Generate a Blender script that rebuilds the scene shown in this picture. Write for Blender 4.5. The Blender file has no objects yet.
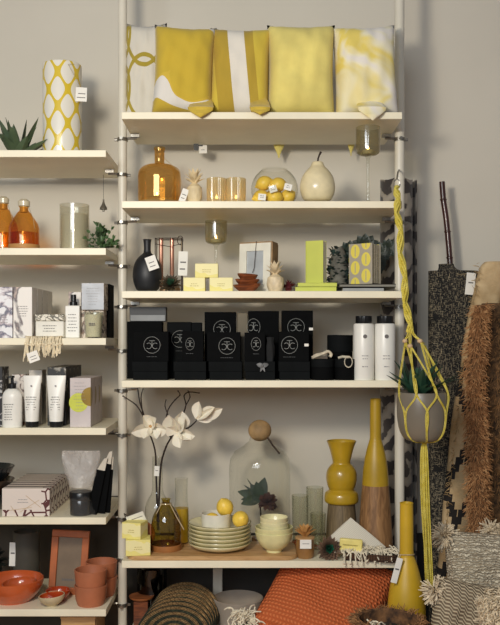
import bpy, math, random
from mathutils import Vector, Matrix, Euler
R = random.Random(7)
C = bpy.context.scene.collection
pi = math.pi
CAM_D, CAM_H, FPX, HOR = 2.83, 1.5, 850.0, 340.0
def S(Y): return (CAM_D + Y) / FPX                 # metres per pixel of the photograph at depth Y
def PX(px, Y): return (px - 250) * S(Y)
def PZ(py, Y): return CAM_H - (py - HOR) * S(Y)
s0 = S(0)
SH = {k: CAM_H + (HOR - v) * s0 for k, v in dict(L1=150, L2=248, L3=338, L4=428, L5=517.5, L6=609.5, L7=700,
      M1=112, M2=201, M3=291, M4=380.5, M5=561, M6=651).items()}
DEP = 0.37; TH = 0.0235; WALLY = 0.52

# ---------------------------------------------------------------- materials
def lin(c):
    return tuple((x/255/12.92 if x/255 <= .04045 else ((x/255+.055)/1.055)**2.4) for x in c) + (1,)
class NT:
    def __init__(s, name):
        s.m = bpy.data.materials.new(name); s.m.use_nodes = True
        s.t = s.m.node_tree; s.t.nodes.clear()
        s.out = s.t.nodes.new('ShaderNodeOutputMaterial')
        s.b = s.t.nodes.new('ShaderNodeBsdfPrincipled')
        s.t.links.new(s.b.outputs[0], s.out.inputs[0])
        s._tc = None
    def put(s, sock, v):
        if isinstance(v, bpy.types.NodeSocket): s.t.links.new(v, sock)
        elif v is not None: sock.default_value = v
    @property
    def obj(s):
        if not s._tc: s._tc = s.t.nodes.new('ShaderNodeTexCoord')
        return s._tc.outputs['Object']
    def xyz(s):
        n = s.t.nodes.new('ShaderNodeSeparateXYZ'); s.put(n.inputs[0], s.obj); return n.outputs
    def ma(s, op, a, b=None, c=None):
        n = s.t.nodes.new('ShaderNodeMath'); n.operation = op
        s.put(n.inputs[0], a); s.put(n.inputs[1], b); s.put(n.inputs[2], c); return n.outputs[0]
    def map(s, scale=(1,1,1), rot=(0,0,0), loc=(0,0,0)):
        n = s.t.nodes.new('ShaderNodeMapping'); s.put(n.inputs[0], s.obj)
        n.inputs['Scale'].default_value = scale; n.inputs['Rotation'].default_value = rot; n.inputs['Location'].default_value = loc
        return n.outputs[0]
    def noise(s, scale, detail=3, vec=None, dist=0, rough=.5):
        n = s.t.nodes.new('ShaderNodeTexNoise'); s.put(n.inputs['Vector'], vec or s.obj)
        n.inputs['Scale'].default_value = scale; n.inputs['Detail'].default_value = detail
        n.inputs['Distortion'].default_value = dist; n.inputs['Roughness'].default_value = rough
        return n.outputs[0]
    def wave(s, scale, vec=None, dist=0, kind='BANDS', d='X', detail=1, dscale=1, prof='SIN'):
        n = s.t.nodes.new('ShaderNodeTexWave'); n.wave_type = kind; n.wave_profile = prof
        if kind == 'BANDS': n.bands_direction = d
        else: n.rings_direction = d
        s.put(n.inputs['Vector'], vec or s.obj); n.inputs['Scale'].default_value = scale
        n.inputs['Distortion'].default_value = dist; n.inputs['Detail'].default_value = detail
        n.inputs['Detail Scale'].default_value = dscale
        return n.outputs['Fac']
    def voro(s, scale, vec=None, feat='F1'):
        n = s.t.nodes.new('ShaderNodeTexVoronoi'); n.feature = feat
        s.put(n.inputs['Vector'], vec or s.obj); n.inputs['Scale'].default_value = scale
        return n.outputs['Distance']
    def ramp(s, fac, stops, const=False):
        n = s.t.nodes.new('ShaderNodeValToRGB'); s.put(n.inputs[0], fac)
        e = n.color_ramp.elements
        while len(e) < len(stops): e.new(.5)
        for k, (p, c) in enumerate(stops): e[k].position = p; e[k].color = lin(c)
        if const: n.color_ramp.interpolation = 'CONSTANT'
        return n.outputs[0]
    def mix(s, fac, a, b):
        n = s.t.nodes.new('ShaderNodeMix'); n.data_type = 'RGBA'
        s.put(n.inputs[0], fac)
        s.put(n.inputs[6], lin(a) if isinstance(a, tuple) else a); s.put(n.inputs[7], lin(b) if isinstance(b, tuple) else b)
        return n.outputs[2]
    def bump(s, h, strength=.3, dist=.002):
        n = s.t.nodes.new('ShaderNodeBump'); s.put(n.inputs['Height'], h)
        n.inputs['Strength'].default_value = strength; n.inputs['Distance'].default_value = dist
        s.t.links.new(n.outputs[0], s.b.inputs['Normal'])
    def done(s, col, rough=.5, metal=0, sheen=0, coat=0, spec=None):
        s.put(s.b.inputs['Base Color'], lin(col) if isinstance(col, tuple) else col)
        s.put(s.b.inputs['Roughness'], rough); s.b.inputs['Metallic'].default_value = metal
        if sheen: s.b.inputs['Sheen Weight'].default_value = sheen
        if coat: s.b.inputs['Coat Weight'].default_value = coat; s.b.inputs['Coat Roughness'].default_value = .12
        if spec is not None: s.b.inputs['Specular IOR Level'].default_value = spec
        return s.m
_mc = {}
def M(col, rough=.55, var=.06, vs=14, bump=.1, bs=60, metal=0, coat=0, sheen=0, name='paint', spec=None):
    key = (col, rough, var, vs, bump, bs, metal, coat, sheen, spec)
    if key in _mc: return _mc[key]
    n = NT(name)
    f = n.noise(vs, 3)
    lo = tuple(max(0, x*(1-var*1.3)) for x in col); hi = tuple(min(255, x*(1+var*1.3)) for x in col)
    c = n.ramp(f, [(.3, lo), (.7, hi)])
    if bump: n.bump(n.noise(bs, 4), bump, .001)
    _mc[key] = n.done(c, rough, metal, sheen, coat, spec); return _mc[key]
def lw2(n):
    l = n.t.nodes.new('ShaderNodeLayerWeight'); l.inputs[0].default_value = .5; return l.outputs['Facing']
def glass(name, tint, edge, gloss=.08, rough=.02, refl=(255,255,255), milky=0, milk=(236,230,210)):
    """thin walled glass: what passes through is tinted, more so where the wall is seen edge-on; fresnel reflection on top"""
    n = NT(name); t = n.t; t.nodes.remove(n.b)
    lw = t.nodes.new('ShaderNodeLayerWeight'); lw.inputs[0].default_value = .35
    c = n.mix(n.ma('POWER', lw.outputs['Facing'], 3.0), tint, edge)
    tr = t.nodes.new('ShaderNodeBsdfTransparent'); t.links.new(c, tr.inputs[0])
    gl = t.nodes.new('ShaderNodeBsdfGlossy'); gl.inputs['Roughness'].default_value = rough; gl.inputs[0].default_value = lin(refl)
    fr = n.ma('ADD', n.ma('MULTIPLY', n.ma('POWER', n.ma('ABSOLUTE', lw2(n)), 4.5), .75), gloss)
    mx = t.nodes.new('ShaderNodeMixShader')
    n.put(mx.inputs[0], n.ma('MINIMUM', fr, 1))
    src = tr.outputs[0]
    if milky:      # etched or pressed glass scatters part of the light
        ts = t.nodes.new('ShaderNodeBsdfTranslucent'); ts.inputs[0].default_value = lin(milk)
        df = t.nodes.new('ShaderNodeBsdfDiffuse'); df.inputs[0].default_value = lin(milk)
        m1 = t.nodes.new('ShaderNodeMixShader'); t.links.new(ts.outputs[0], m1.inputs[1]); t.links.new(df.outputs[0], m1.inputs[2])
        m2 = t.nodes.new('ShaderNodeMixShader'); m2.inputs[0].default_value = milky
        t.links.new(src, m2.inputs[1]); t.links.new(m1.outputs[0], m2.inputs[2]); src = m2.outputs[0]
    t.links.new(src, mx.inputs[1]); t.links.new(gl.outputs[0], mx.inputs[2])
    t.links.new(mx.outputs[0], n.out.inputs[0]); return n.m
def wood(name, a, b, scale=6, axis=(1,12,12), rough=.5, bs=.15):
    n = NT(name); v = n.map(axis)
    f = n.noise(scale, 5, v, 1.2); c = n.ramp(f, [(.3, a), (.7, b)]); n.bump(f, bs, .002); return n.done(c, rough)

m_white = M((234,226,200), .42, .025, 5, .05, 90, name='shelf_white_paint')
m_pole = M((216,210,194), .35, .02, 5, .03, 80, name='pole_enamel')
m_steel = M((142,138,130), .34, .08, 60, .05, 200, metal=.9, name='clamp_steel')
m_clear = glass('clear_glass', (248,248,244), (160,162,152), .045)
m_clear2 = glass('ribbed_glass', (246,247,242), (176,178,168), .06, .05, milky=.02)
m_dkglass = glass('smoky_glass', (120,124,118), (40,42,40), .06)
m_amber = glass('amber_glass', (242,200,130), (214,152,74), .07, .02, (255,235,210))
m_olive = glass('olive_glass', (206,190,112), (128,120,50), .07)
m_card = M((236,233,224), .7, .02, 20, .03, name='tag_card')
m_ink = M((104,100,98), .7, .05, name='printed_ink')
m_inkb = M((146,142,142), .7, .05, name='grey_printed_ink')
m_black = M((9,10,11), .8, .12, 30, .1, 120, name='black_card', spec=.08)
m_black2 = M((15,17,18), .8, .12, 30, .1, 120, name='charcoal_card', spec=.1)
m_blackpl = M((16,17,18), .3, .05, name='black_plastic')
m_logo = M((150,152,148), .5, .03, name='silver_print')
m_string = M((176,156,120), .9, .1, 60, .2, name='jute_string')
m_dkstr = M((40,32,28), .9, .1, name='dark_cord')
m_yel = M((180,146,34), .3, .05, 10, .04, coat=.35, name='mustard_glaze')
m_yel2 = M((172,140,30), .42, .05, 10, .04, name='mustard_satin_glaze')
m_cream = M((226,212,172), .28, .05, 18, .05, coat=.3, name='cream_glaze')
m_creamm = M((220,200,158), .6, .06, 30, .15, name='cream_ceramic')
m_lemon = M((236,200,78), .4, .06, 20, .35, 140, name='lemon_peel')
m_green = M((42,62,44), .5, .18, 14, .1, name='dark_leaf')
m_green2 = M((70,96,58), .5, .22, 22, .1, name='small_leaf')
m_bluegreen = M((30,62,50), .5, .15, 14, .1, name='agave_leaf')
m_stem = M((58,44,34), .8, .15, 40, .3, name='bark')
m_terra = M((168,90,56), .55, .06, 12, .1, name='terracotta')
m_terrag = M((182,74,30), .2, .1, 9, .04, coat=.6, name='orange_glaze')
m_pistache = M((228,220,174), .25, .05, 20, .04, coat=.4, name='pale_green_glaze')
m_whitec = M((226,222,206), .25, .03, 20, .03, coat=.4, name='white_glaze')
m_bottle = M((232,230,222), .35, .02, 8, .02, name='white_plastic')
m_oak = wood('honey_oak', (168,126,78), (210,170,118), 5, (2,14,14))
m_dkwood = wood('dark_reddish_wood', (74,34,18), (142,76,40), 8, (2,10,10), .35)
m_mango = wood('grained_mango_wood', (112,78,46), (168,126,82), 7, (9,9,1.4), .55)
m_mango2 = wood('streaked_grey_wood', (84,70,50), (136,116,84), 8, (14,14,.8), .6)
m_wax = M((224,216,192), .5, .03, name='wax')
m_soap = None
m_tassel = M((224,214,190), .9, .08, 50, .2, name='cream_cotton_yarn')

# ---------------------------------------------------------------- geometry
class G:
    def __init__(s): s.v = []; s.f = []
    def add(s, vs, fs, m=None):
        o = len(s.v); s.v += [tuple(m @ Vector(v)) if m else tuple(v) for v in vs]; s.f += [tuple(i+o for i in f) for f in fs]; return s
    def box(s, c, d, rot=None, m=None):
        x, y, z = d[0]/2, d[1]/2, d[2]/2
        vs = [(a*x, b*y, e*z) for a in (-1,1) for b in (-1,1) for e in (-1,1)]
        fs = [(0,1,3,2),(4,6,7,5),(0,4,5,1),(2,3,7,6),(0,2,6,4),(1,5,7,3)]
        mm = Matrix.Translation(c) @ (Euler(rot).to_matrix().to_4x4() if rot else Matrix())
        return s.add(vs, fs, (m @ mm) if m else mm)
    def lathe(s, pr, seg=32, m=None, ripple=None, sx=1, sy=1):
        """pr: (r, z) from the first point to the last; r==0 closes to a pole"""
        vs = []; idx = []
        for r, z in pr:
            if r <= 1e-7: idx.append([len(vs)]); vs.append((0,0,z))
            else:
                row = []
                for k in range(seg):
                    a = 2*pi*k/seg; rr = r*(1+(ripple(a, z) if ripple else 0))
                    row.append(len(vs)); vs.append((rr*math.cos(a)*sx, rr*math.sin(a)*sy, z))
                idx.append(row)
        fs = []
        for A, B in zip(idx, idx[1:]):
            for k in range(seg):
                k2 = (k+1) % seg
                if len(A) == 1 and len(B) == 1: break
                if len(A) == 1: fs.append((A[0], B[k2], B[k]))
                elif len(B) == 1: fs.append((A[k], A[k2], B[0]))
                else: fs.append((A[k], A[k2], B[k2], B[k]))
        return s.add(vs, fs, m)
    def tube(s, pts, r, seg=8, cap=True, m=None, flat=1):
        pts = [Vector(p) for p in pts]; n = len(pts)
        rs = r if isinstance(r, (list, tuple)) else [r]*n
        t0 = (pts[1]-pts[0]).normalized()
        u = t0.orthogonal().normalized(); vs = []; fs = []
        for i, p in enumerate(pts):
            t = (pts[min(i+1, n-1)] - pts[max(i-1, 0)])
            t = t.normalized() if t.length > 1e-9 else t0
            u = (u - t*u.dot(t)); u = u.normalized() if u.length > 1e-6 else t.orthogonal().normalized()
            w = t.cross(u)
            for k in range(seg):
                a = 2*pi*k/seg; vs.append(p + (u*math.cos(a) + w*math.sin(a)*flat)*rs[i])
        for i in range(n-1):
            for k in range(seg):
                k2 = (k+1) % seg; fs.append((i*seg+k, i*seg+k2, (i+1)*seg+k2, (i+1)*seg+k))
        if cap: fs.append(tuple(reversed(range(seg)))); fs.append(tuple(range((n-1)*seg, n*seg)))
        return s.add(vs, fs, m)
    def ball(s, c, r, seg=20, rings=12, m=None, sc=(1,1,1)):
        pr = [(math.sin(pi*k/rings) if 0 < k < rings else 0, -math.cos(pi*k/rings)) for k in range(rings+1)]
        mm = Matrix.Translation(c) @ Matrix.Diagonal((r*sc[0], r*sc[1], r*sc[2], 1))
        return s.lathe(pr, seg, (m @ mm) if m else mm)
    def leaf(s, base, d, up, L, W, curl=0, fold=.25, th=.0012, n=8, shape=None):
        base = Vector(base); d = Vector(d).normalized(); up = Vector(up)
        side = d.cross(up); side = side.normalized() if side.length > 1e-6 else d.orthogonal().normalized()
        nor = side.cross(d).normalized()
        shape = shape or (lambda t: math.sin(pi*min(1, .12+.88*t)**.8)**.8 if t < 1 else 0)
        vs = []; fs = []
        p = base.copy(); dd = d.copy()
        for i in range(n+1):
            t = i/n; w = max(.02, shape(t))*W/2
            nn = side.cross(dd).normalized()
            for a, h in ((-1, fold), (0, 0), (1, fold)): vs.append(p + side*a*w + nn*(h*w))
            vs.append(p - nn*th*2*(1-t*.8))
            dd = (dd + (-nor)*curl/n).normalized(); p = p + dd*L/n
        for i in range(n):
            a, b = i*4, (i+1)*4
            fs += [(a, a+1, b+1, b), (a+1, a+2, b+2, b+1), (a+2, a+3, b+3, b+2), (a+3, a, b, b+3)]
        fs += [(0,3,2,1), (n*4, n*4+1, n*4+2, n*4+3)]
        return s.add(vs, fs)
    def strands(s, spots, L, r, seg=3, n=4, sag=.5, jit=.5):
        """one fibre per (point, direction)"""
        for p, d in spots:
            p = Vector(p); d = (Vector(d) + Vector((R.uniform(-jit,jit), R.uniform(-jit,jit), R.uniform(-jit,jit)))).normalized()
            l = L*R.uniform(.7, 1.25); pts = [p]
            for i in range(n):
                d = (d + Vector((R.uniform(-.25,.25), R.uniform(-.25,.25), -sag/n + R.uniform(-.2,.2)))).normalized()
                p = p + d*l/n; pts.append(p)
            s.tube(pts, [r]*n + [r*.6], seg)
        return s
    def build(s, name, mat, parent=None, loc=(0,0,0), rot=(0,0,0), bevel=0, sharp=35, label=None, sub=0):
        me = bpy.data.meshes.new(name); me.from_pydata(s.v, [], s.f); me.validate(); me.update()
        for p in me.polygons: p.use_smooth = True
        try: me.set_sharp_from_angle(angle=math.radians(sharp))
        except Exception: pass
        me.materials.append(mat)
        o = bpy.data.objects.new(name, me); C.objects.link(o); o.location = loc; o.rotation_euler = rot
        if parent: o.parent = parent
        if bevel:
            b = o.modifiers.new('bevel', 'BEVEL'); b.width = bevel; b.segments = 2; b.limit_method = 'ANGLE'
        if sub:
            b = o.modifiers.new('sub', 'SUBSURF'); b.levels = sub; b.render_levels = sub
        if label: o['label'] = label
        return o
def tag(o, label, cat, group=None, kind=None):
    o['label'] = label; o['category'] = cat
    if group: o['group'] = group
    if kind: o['kind'] = kind
    return o
def T(name, label, cat, loc, rz=0, group=None, rot=None):
    o = bpy.data.objects.new(name, None); C.objects.link(o); o.empty_display_size = .05
    o.location = loc; o.rotation_euler = rot or (0,0,rz); return tag(o, label, cat, group)
def structure(o): o['kind'] = 'structure'; return o
def dup(root, loc, label, rz=None):
    r = root.copy(); C.objects.link(r); r.location = loc; r['label'] = label
    if rz is not None: r.rotation_euler = (0,0,rz)
    for ch in [c for c in bpy.data.objects if c.parent == root]:
        c = ch.copy(); C.objects.link(c); c.parent = r
        for g in [q for q in bpy.data.objects if q.parent == ch]:
            d = g.copy(); C.objects.link(d); d.parent = c
    return r
def prof(pts, Y, z0):
    """pixel profile (half width, row) -> metres above z0"""
    return [(hw*S(Y), max(0.0, PZ(py, Y)-z0)) for hw, py in pts]
def solid(pr):
    pr = list(pr)
    if pr[0][0] > 0: pr = [(0, pr[0][1])] + pr
    if pr[-1][0] > 0: pr = pr + [(0, pr[-1][1])]
    return pr
def vessel(pr, t, floor=None):
    """outer profile bottom->top, turned over the rim and down inside"""
    floor = floor or t*1.5
    z0 = pr[0][1]
    inner = [(max(.0005, r-t), max(z0+floor, z)) for r, z in pr if z > z0+floor*.5]
    top = pr[-1]
    return [(0, z0)] + list(pr) + [(top[0]-t*.5, top[1]+t*.35)] + list(reversed(inner)) + [(0, z0+floor)]
def smoothp(pts, n=4):
    out = []
    for i in range(len(pts)-1):
        p0 = pts[max(i-1,0)]; p1 = pts[i]; p2 = pts[i+1]; p3 = pts[min(i+2, len(pts)-1)]
        for k in range(n):
            t = k/n
            out.append(tuple(.5*((2*b) + (-a+c)*t + (2*a-5*b+4*c-d)*t*t + (-a+3*b-3*c+d)*t**3) for a,b,c,d in zip(p0,p1,p2,p3)))
    out.append(tuple(pts[-1])); return out
def sprof(pts, Y, z0, n=4):
    return [(max(0, a), max(0, b)) for a, b in smoothp(prof(pts, Y, z0), n)]
def textlines(parent, c, w, n, dz, mat=None, th=.0022, rot=None, y=None, name='printed_text', hs=None):
    """rows of small print too small to read, on a face looking to -Y"""
    g = G()
    for i in range(n):
        ww = w*(hs[i] if hs else R.uniform(.55, 1)); x = c[0]-ww/2; z = c[2]-i*dz
        while x < c[0]+ww/2-.001:
            l = min(R.uniform(.003,.009), c[0]+ww/2-x); g.box((x+l/2, c[1], z), (l, .0006, th)); x += l+.0018
    return g.build(name, mat or m_ink, parent, rot=rot or (0,0,0))
def price_tag(parent, c, w, h, rot=(0,0,0), lines=2, string=None, name='price_tag'):
    g = G().box((0,0,0), (w, .0012, h)); o = g.build(name, m_card, parent, loc=c, rot=rot)
    o['label'] = 'white price tag'
    t = G()
    for i in range(lines): t.box((R.uniform(-.05,.05)*w, -.001, h*(.05-.28*i)), (w*R.uniform(.5,.75), .0006, h*.055))
    t.build('printed_text', m_ink, o)
    if string:
        G().tube(string, .0008, 5).build('tag_string', m_string, parent)
    return o
def logo(parent, c, r, sx=1.0):
    """ring with a mirrored C, a T and a C inside, on a face looking to -Y"""
    g = G(); t = r*.02+.0003
    circ = lambda cx, cz, rr, a0, a1, n=22: [(c[0]+(cx+rr*math.cos(a0+(a1-a0)*i/n))*sx, c[1], c[2]+cz+rr*math.sin(a0+(a1-a0)*i/n)) for i in range(n+1)]
    g.tube(circ(0,0,r,0,2*pi,32), t*.8, 5)
    q = r*.35
    g.tube(circ(-q*1.15, -q*.3, q, -2.3, 2.3, 14), t, 5)
    g.tube(circ(q*1.15, -q*.3, q, pi-2.3, pi+2.3, 14), t, 5)
    g.tube([(c[0]-.34*r*sx, c[1], c[2]+.52*r), (c[0]+.34*r*sx, c[1], c[2]+.52*r)], t, 5)
    g.tube([(c[0]+sx*dx*r, c[1], c[2]+dz*r) for dx, dz in ((0,.52),(0,-.1))], t, 5)
    return g.build('round_emblem', m_logo, parent)
# ================================================================ setting
n = NT('wall_plaster'); n.bump(n.noise(9, 5), .12, .004)
m_wall = n.done(n.ramp(n.noise(1.6, 4), [(.3, (210,203,188)), (.7, (218,211,196))]), .85)
structure(G().box((0, WALLY+.05, 1.6), (5.2, .1, 3.2)).build('wall_back', m_wall))
n = NT('floor_boards'); v = n.map((1,7,1))
f = n.noise(5, 5, v, .8); n.bump(f, .15, .003)
gap = n.ma('GREATER_THAN', n.wave(3.2, n.map((0,1,0)), d='Y'), .985)
m_floor = n.done(n.mix(gap, n.ramp(f, [(.3,(120,84,54)),(.7,(158,116,78))]), (50,34,22)), .5)
structure(G().box((1.05, WALLY-.006, .37), (3.1, .012, .74)).build('shade_panel_1', M((50,50,49), .8, .06, 6, name='charcoal_wall_shade')))  # added dark sheet: deep shade on the lower wall put into its colour
structure(G().box((-1.55, WALLY-.006, .443), (2.1, .012, .886)).build('shade_panel_2', M((74,68,60), .8, .06, 6, name='brown_grey_wall_shade')))  # same for the left bay, lighter tone for its milder shade
structure(G().box((0, -1.7, -.05), (5.2, 4.5, .1)).build('floor', m_floor))

# ================================================================ shelving
unit = T('wall_shelving', 'white double bay shelving on round poles with steel clamps, holding all the goods', 'shelving', (0, .2, 0))
def shelf(x0, x1, k, lab):
    z = SH[k]
    G().box(((x0+x1)/2, DEP/2-.2, z-TH/2), (x1-x0, DEP, TH)).build('shelf', m_white, unit, bevel=.0015)
for k in ('L1','L2','L3','L4','L5','L6','L7'): shelf(-1.47, -.4795, k, '')
for k in ('M1','M2','M3','M4','M5','M6'): shelf(-.4278, .507, k, '')
XL, XR = -.4545, .5329
for x, r in ((XL, .0158), (XR, .0172), (-1.495, .0158)):
    G().lathe([(0,0),(.03,0),(.03,.012),(r,.014),(r,2.95),(0,2.95)], 28, Matrix.Translation((x,0,0))).build('pole', m_pole, unit)
G().box((-.12, .13, SH['M5']-TH-.15), (.035, .02, .3)).build('back_strut', m_pole, unit, bevel=.002)
def clamp(x, z, side, pr):
    """collar on the pole, arm under the shelf and a bolt to the front"""
    m = Matrix.Translation((x, 0, z-.022))
    g = G().lathe([(pr+.0005,-.0062),(pr+.0032,-.0062),(pr+.0032,.0062),(pr+.0005,.0062)], 20, m)
    g.tube([(x+side*pr, 0, z-.018), (x+side*(pr+.035), 0, z-.016)], .0045, 8)
    g.box((x+side*(pr+.03), 0, z-.0085), (.03, .016, .010))
    c = g.build('clamp', m_steel, unit)
    b = G().tube([(x, -pr-.002, z-.022), (x, -pr-.017, z-.022)], .0062, 6)
    b.tube([(x-side*(pr+.002), 0, z-.022), (x-side*(pr+.013), 0, z-.022)], .005, 6)
    b.build('bolt', m_steel, c, sharp=30)
for k in ('M1','M2','M3','M4','M5','M6'):
    clamp(XL, SH[k]-TH, 1, .0158); clamp(XR, SH[k]-TH, -1, .0172)
for k in ('L1','L2','L3','L4','L5','L6'):
    clamp(XL, SH[k]-TH, -1, .0158)

# ================================================================ left bay, top shelf
Y = .17; z = SH['L1']
g = G(); cx, cy = PX(17.5, Y), Y
for i in range(17):
    a = i*2.4; e = [.25,.45,.8,1.2,1.45][i % 5] if i > 3 else [1.5,1.3,.35,.3][i]
    d = Vector((math.cos(a)*math.cos(e), math.sin(a)*math.cos(e)*.8, math.sin(e)))
    L = .118 + .035*R.random()
    g.leaf((math.cos(a)*.008, math.sin(a)*.008, .012), d, (0,0,1) if e < 1.2 else (math.cos(a),math.sin(a),.2), L*1.05, .040, -.2, .3, .0018)
g.lathe([(0,0),(.018,0),(.02,.012),(.01,.02),(0,.022)], 16)
m = NT('agave_blade'); m.bump(m.noise(40,3), .1, .001)
m_agave = m.done(m.ramp(m.noise(9,3), [(.3,(44,64,44)),(.7,(98,116,86))]), .5)
tag(g.build('agave_plant', m_agave, loc=(cx, cy, z)), 'dark green spiky agave rosette at the left end of top shelf', 'plant')

n = NT('yellow_trellis_glaze'); X3 = n.xyz()
ang = n.ma('ARCTAN2', X3[1], X3[0])
a1 = n.ma('COSINE', n.ma('MULTIPLY', ang, 6.0)); b1 = n.ma('COSINE', n.ma('MULTIPLY', X3[2], 2*pi/.118))
sm = n.ma('ABSOLUTE', n.ma('ADD', a1, b1)); line = n.ma('LESS_THAN', sm, .42)
m_trel = n.done(n.mix(line, (228,224,212), (214,186,48)), .3, coat=.3)
r = 19.3*S(Y); H = PZ(66, Y)-z
t = T('lattice_vase', 'tall white cylinder vase with a yellow trellis pattern beside the agave', 'vase', (PX(62.3, Y), Y, z))
G().lathe(vessel([(r*.97,0),(r,.006),(r*.99,.1),(r,H-.01),(r*.99,H)], .005), 48).build('vase_body', m_trel, t, rot=(0,0,.5))
price_tag(t, (PX(81,Y-.09)-PX(62.3,Y), -.085, PZ(94,Y-.09)-z), .038, .048, (0,.03,.1), 2)
G().tube([(r*.9,-.02,H), (r*.55,-.08,H-.02), (PX(81,Y-.09)-PX(62.3,Y), -.084, PZ(88,Y-.09)-z)], .0008, 5).build('tag_string', m_string, t)

# ---- second shelf
z = SH['L2']
def amber_bottle(px, top, Y, hw, label):
    t = T('amber_bottle', label, 'bottle', (PX(px,Y), Y, z), group='amber glass stoppered bottles')
    H = PZ(top+10, Y)-z; r = hw*S(Y)
    G().lathe([(0,.002),(r*.9,0),(r,.006),(r,H*.52),(r*.93,H*.62),(r*.45,H*.88),(r*.3,H*.93),(r*.28,H),(r*.34,H+.003)], 40).build('bottle_body', m_amber, t)
    G().lathe([(0,.004),(r*.96,.004),(r*.96,H*.42),(0,H*.42)], 40).build('oil', m_oil, t)
    G().lathe(solid([(r*.25,H-.015),(r*.25,H+.004),(r*.38,H+.006),(r*.4,H+.022),(r*.2,H+.03)]), 20).build('glass_stopper', m_stop, t, label='pale glass stopper')
    G().lathe([(r+.0006,.006),(r+.001,.007),(r+.001,.02),(r+.0006,.021)], 40).build('base_band', m_band, t, label='pale band round the foot')
    G().tube([(r*.35,-r*.1,H),(r*.8,-r*.7,H*.72),(r*.86,-r*.62,H*.5)], .0009, 5).build('tag_string', m_string, t)
    return t
m_oil = glass('amber_oil', (246,212,150), (232,190,120), .02, .1)
m_stop = M((196,186,160), .2, .05, name='pressed_glass')
m_band = M((176,128,72), .6, .05, name='kraft_band')
amber_bottle(24, 198, .10, 15, 'nearer amber bottle with pale stopper, right of its twin on the second shelf')
amber_bottle(3.5, 195, .21, 14, 'amber bottle with pale stopper cut off by the left photo edge')
Y = .15; t = T('frosted_candle', 'clear glass cylinder holding a broad pale wax candle beside the amber bottles', 'candle', (PX(74.5,Y), Y, z))
r = 14.6*S(Y); H = PZ(205,Y)-z
G().lathe(vessel([(r*.97,0),(r,.005),(r,H)], .002), 40).build('glass_cylinder', glass('frosted_glass', (244,244,238), (214,212,202), .06, .1, milky=.16), t)
G().lathe(solid([(r-.005,.005),(r-.005,H*.8),(r*.5,H*.79)]), 40).build('wax', M((206,198,178), .6, .05, 9, name='pale_wax'), t)
Y = .12; g = G(); 
for i in range(26):
    a = R.uniform(0, 2*pi); e = R.uniform(.15, 1.45); L = R.uniform(.06,.105)
    d = Vector((math.cos(a)*math.cos(e)*.75, math.sin(a)*math.cos(e)*.7, math.sin(e)))
    p = [Vector((0,0,.008)) + d*L*k/4 + Vector((0,0,-.012*(k/4)**2)) for k in range(5)]
    p = [Vector((q.x, q.y, max(q.z,.004))) for q in p]
    g.tube(p, .0009, 4)
    for k in range(1, 5):
        for sgn in range(3):
            dd = d + Vector((R.uniform(-1,1), R.uniform(-1,1), R.uniform(-.4,1)))
            g.leaf(p[k], dd, (R.uniform(-1,1), R.uniform(-1,1), 1), .015, .011, .2, .2, .0005, 3)
tag(g.build('boxwood_sprig', m_green2, loc=(PX(101,Y), Y, z)), 'small leafy green sprig at the right end of second left shelf', 'plant')
Y = .3; zt = SH['L1']-TH; t = T('hanging_ornament', 'small grey drop ornament hanging on a thread above the green sprig', 'ornament', (PX(103.5,Y), Y, PZ(212,Y)))
hz = zt-PZ(212,Y)
G().tube([(0,0,.045),(0,0,hz)], .0007, 5).build('thread', m_dkstr, t)
G().lathe([(0,0),(.004,.002),(.0045,.008),(.014,.009),(.013,.016),(.006,.028),(.003,.04),(.003,.047),(0,.048)], 20).build('drop', M((120,116,106), .35, .05, metal=.6, name='pewter'), t)

# ---- third shelf
z = SH['L3']
def marble(name, base, veins, scale=7, off=0, amt=.56):
    n = NT(name); v = n.map((1,1,1.0), (0,0,0), (off,off*.7,off*.3))
    a = n.noise(scale, 5, v, 2.2); c = n.ramp(a, [(0,base),(amt-.05,base),(amt,veins[0]),(amt+.05,veins[1]),(amt+.09,base)])
    return n.done(c, .5)
m_mar1 = marble('blue_marbled_card', (230,230,232), ((92,92,112),(196,186,190)), 7, 3, .5)
m_mar2 = marble('grey_marbled_card', (232,227,220), ((96,88,92),(212,190,176)), 5, 9, .60)
m_mar3 = marble('sepia_marbled_card', (212,198,180), ((70,58,52),(150,120,96)), 16, 5, .5)
def carton(name, label, x0, x1, ytop, Yf, depth, k, mat, group=None, cat='box', lines=None, zb=None, rz=0, tm=None):
    zb = SH[k] if zb is None else zb
    w = (x1-x0)*S(Yf); H = PZ(ytop, Yf)-zb
    o = T(name, label, cat, (PX((x0+x1)/2, Yf), Yf+depth/2, zb), rz, group)
    G().box((0,0,H/2), (w, depth, H)).build('carton', mat, o, bevel=.001)
    if lines: textlines(o, (0, -depth/2-.0004, H*lines[0]), w*lines[1], lines[2], lines[3], tm or m_inkb, lines[4] if len(lines) > 4 else .0022)
    return o, w, H
ords = ['front of its row', 'second from the front of its row', 'third from the front of its row', 'rearmost of its row']
for i in range(2):
    carton('marbled_box', 'blue marbled candle box at the left photo edge, '+('in front' if i == 0 else 'behind its twin'), -9+i*5, 12.3+i*2, 287, .012+i*.075, .072, 'L3', m_mar1, 'blue marbled candle boxes', lines=(.45,.6,4,.008) if i == 0 else None)
for i in range(4):
    Yf = .016+i*.074; x = (32-250)*S(.016)
    carton('marbled_box', 'tall white grey-veined box on third shelf, '+ords[i], 250+(13.3-250)*S(.016)/S(Yf), 250+x/S(Yf), 340-53*S(.016)/S(Yf), Yf, .071, 'L3', m_mar2, 'tall grey veined boxes', lines=(.62,.62,5,.008) if i == 0 else None)
Y = .03; t = T('candle_tin', 'short white tin with dark leaf printed lid above the fringe', 'tin', (PX(49.5,Y), Y+.035, z))
w = 28.5*S(Y); H = PZ(321,Y)-z
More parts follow.
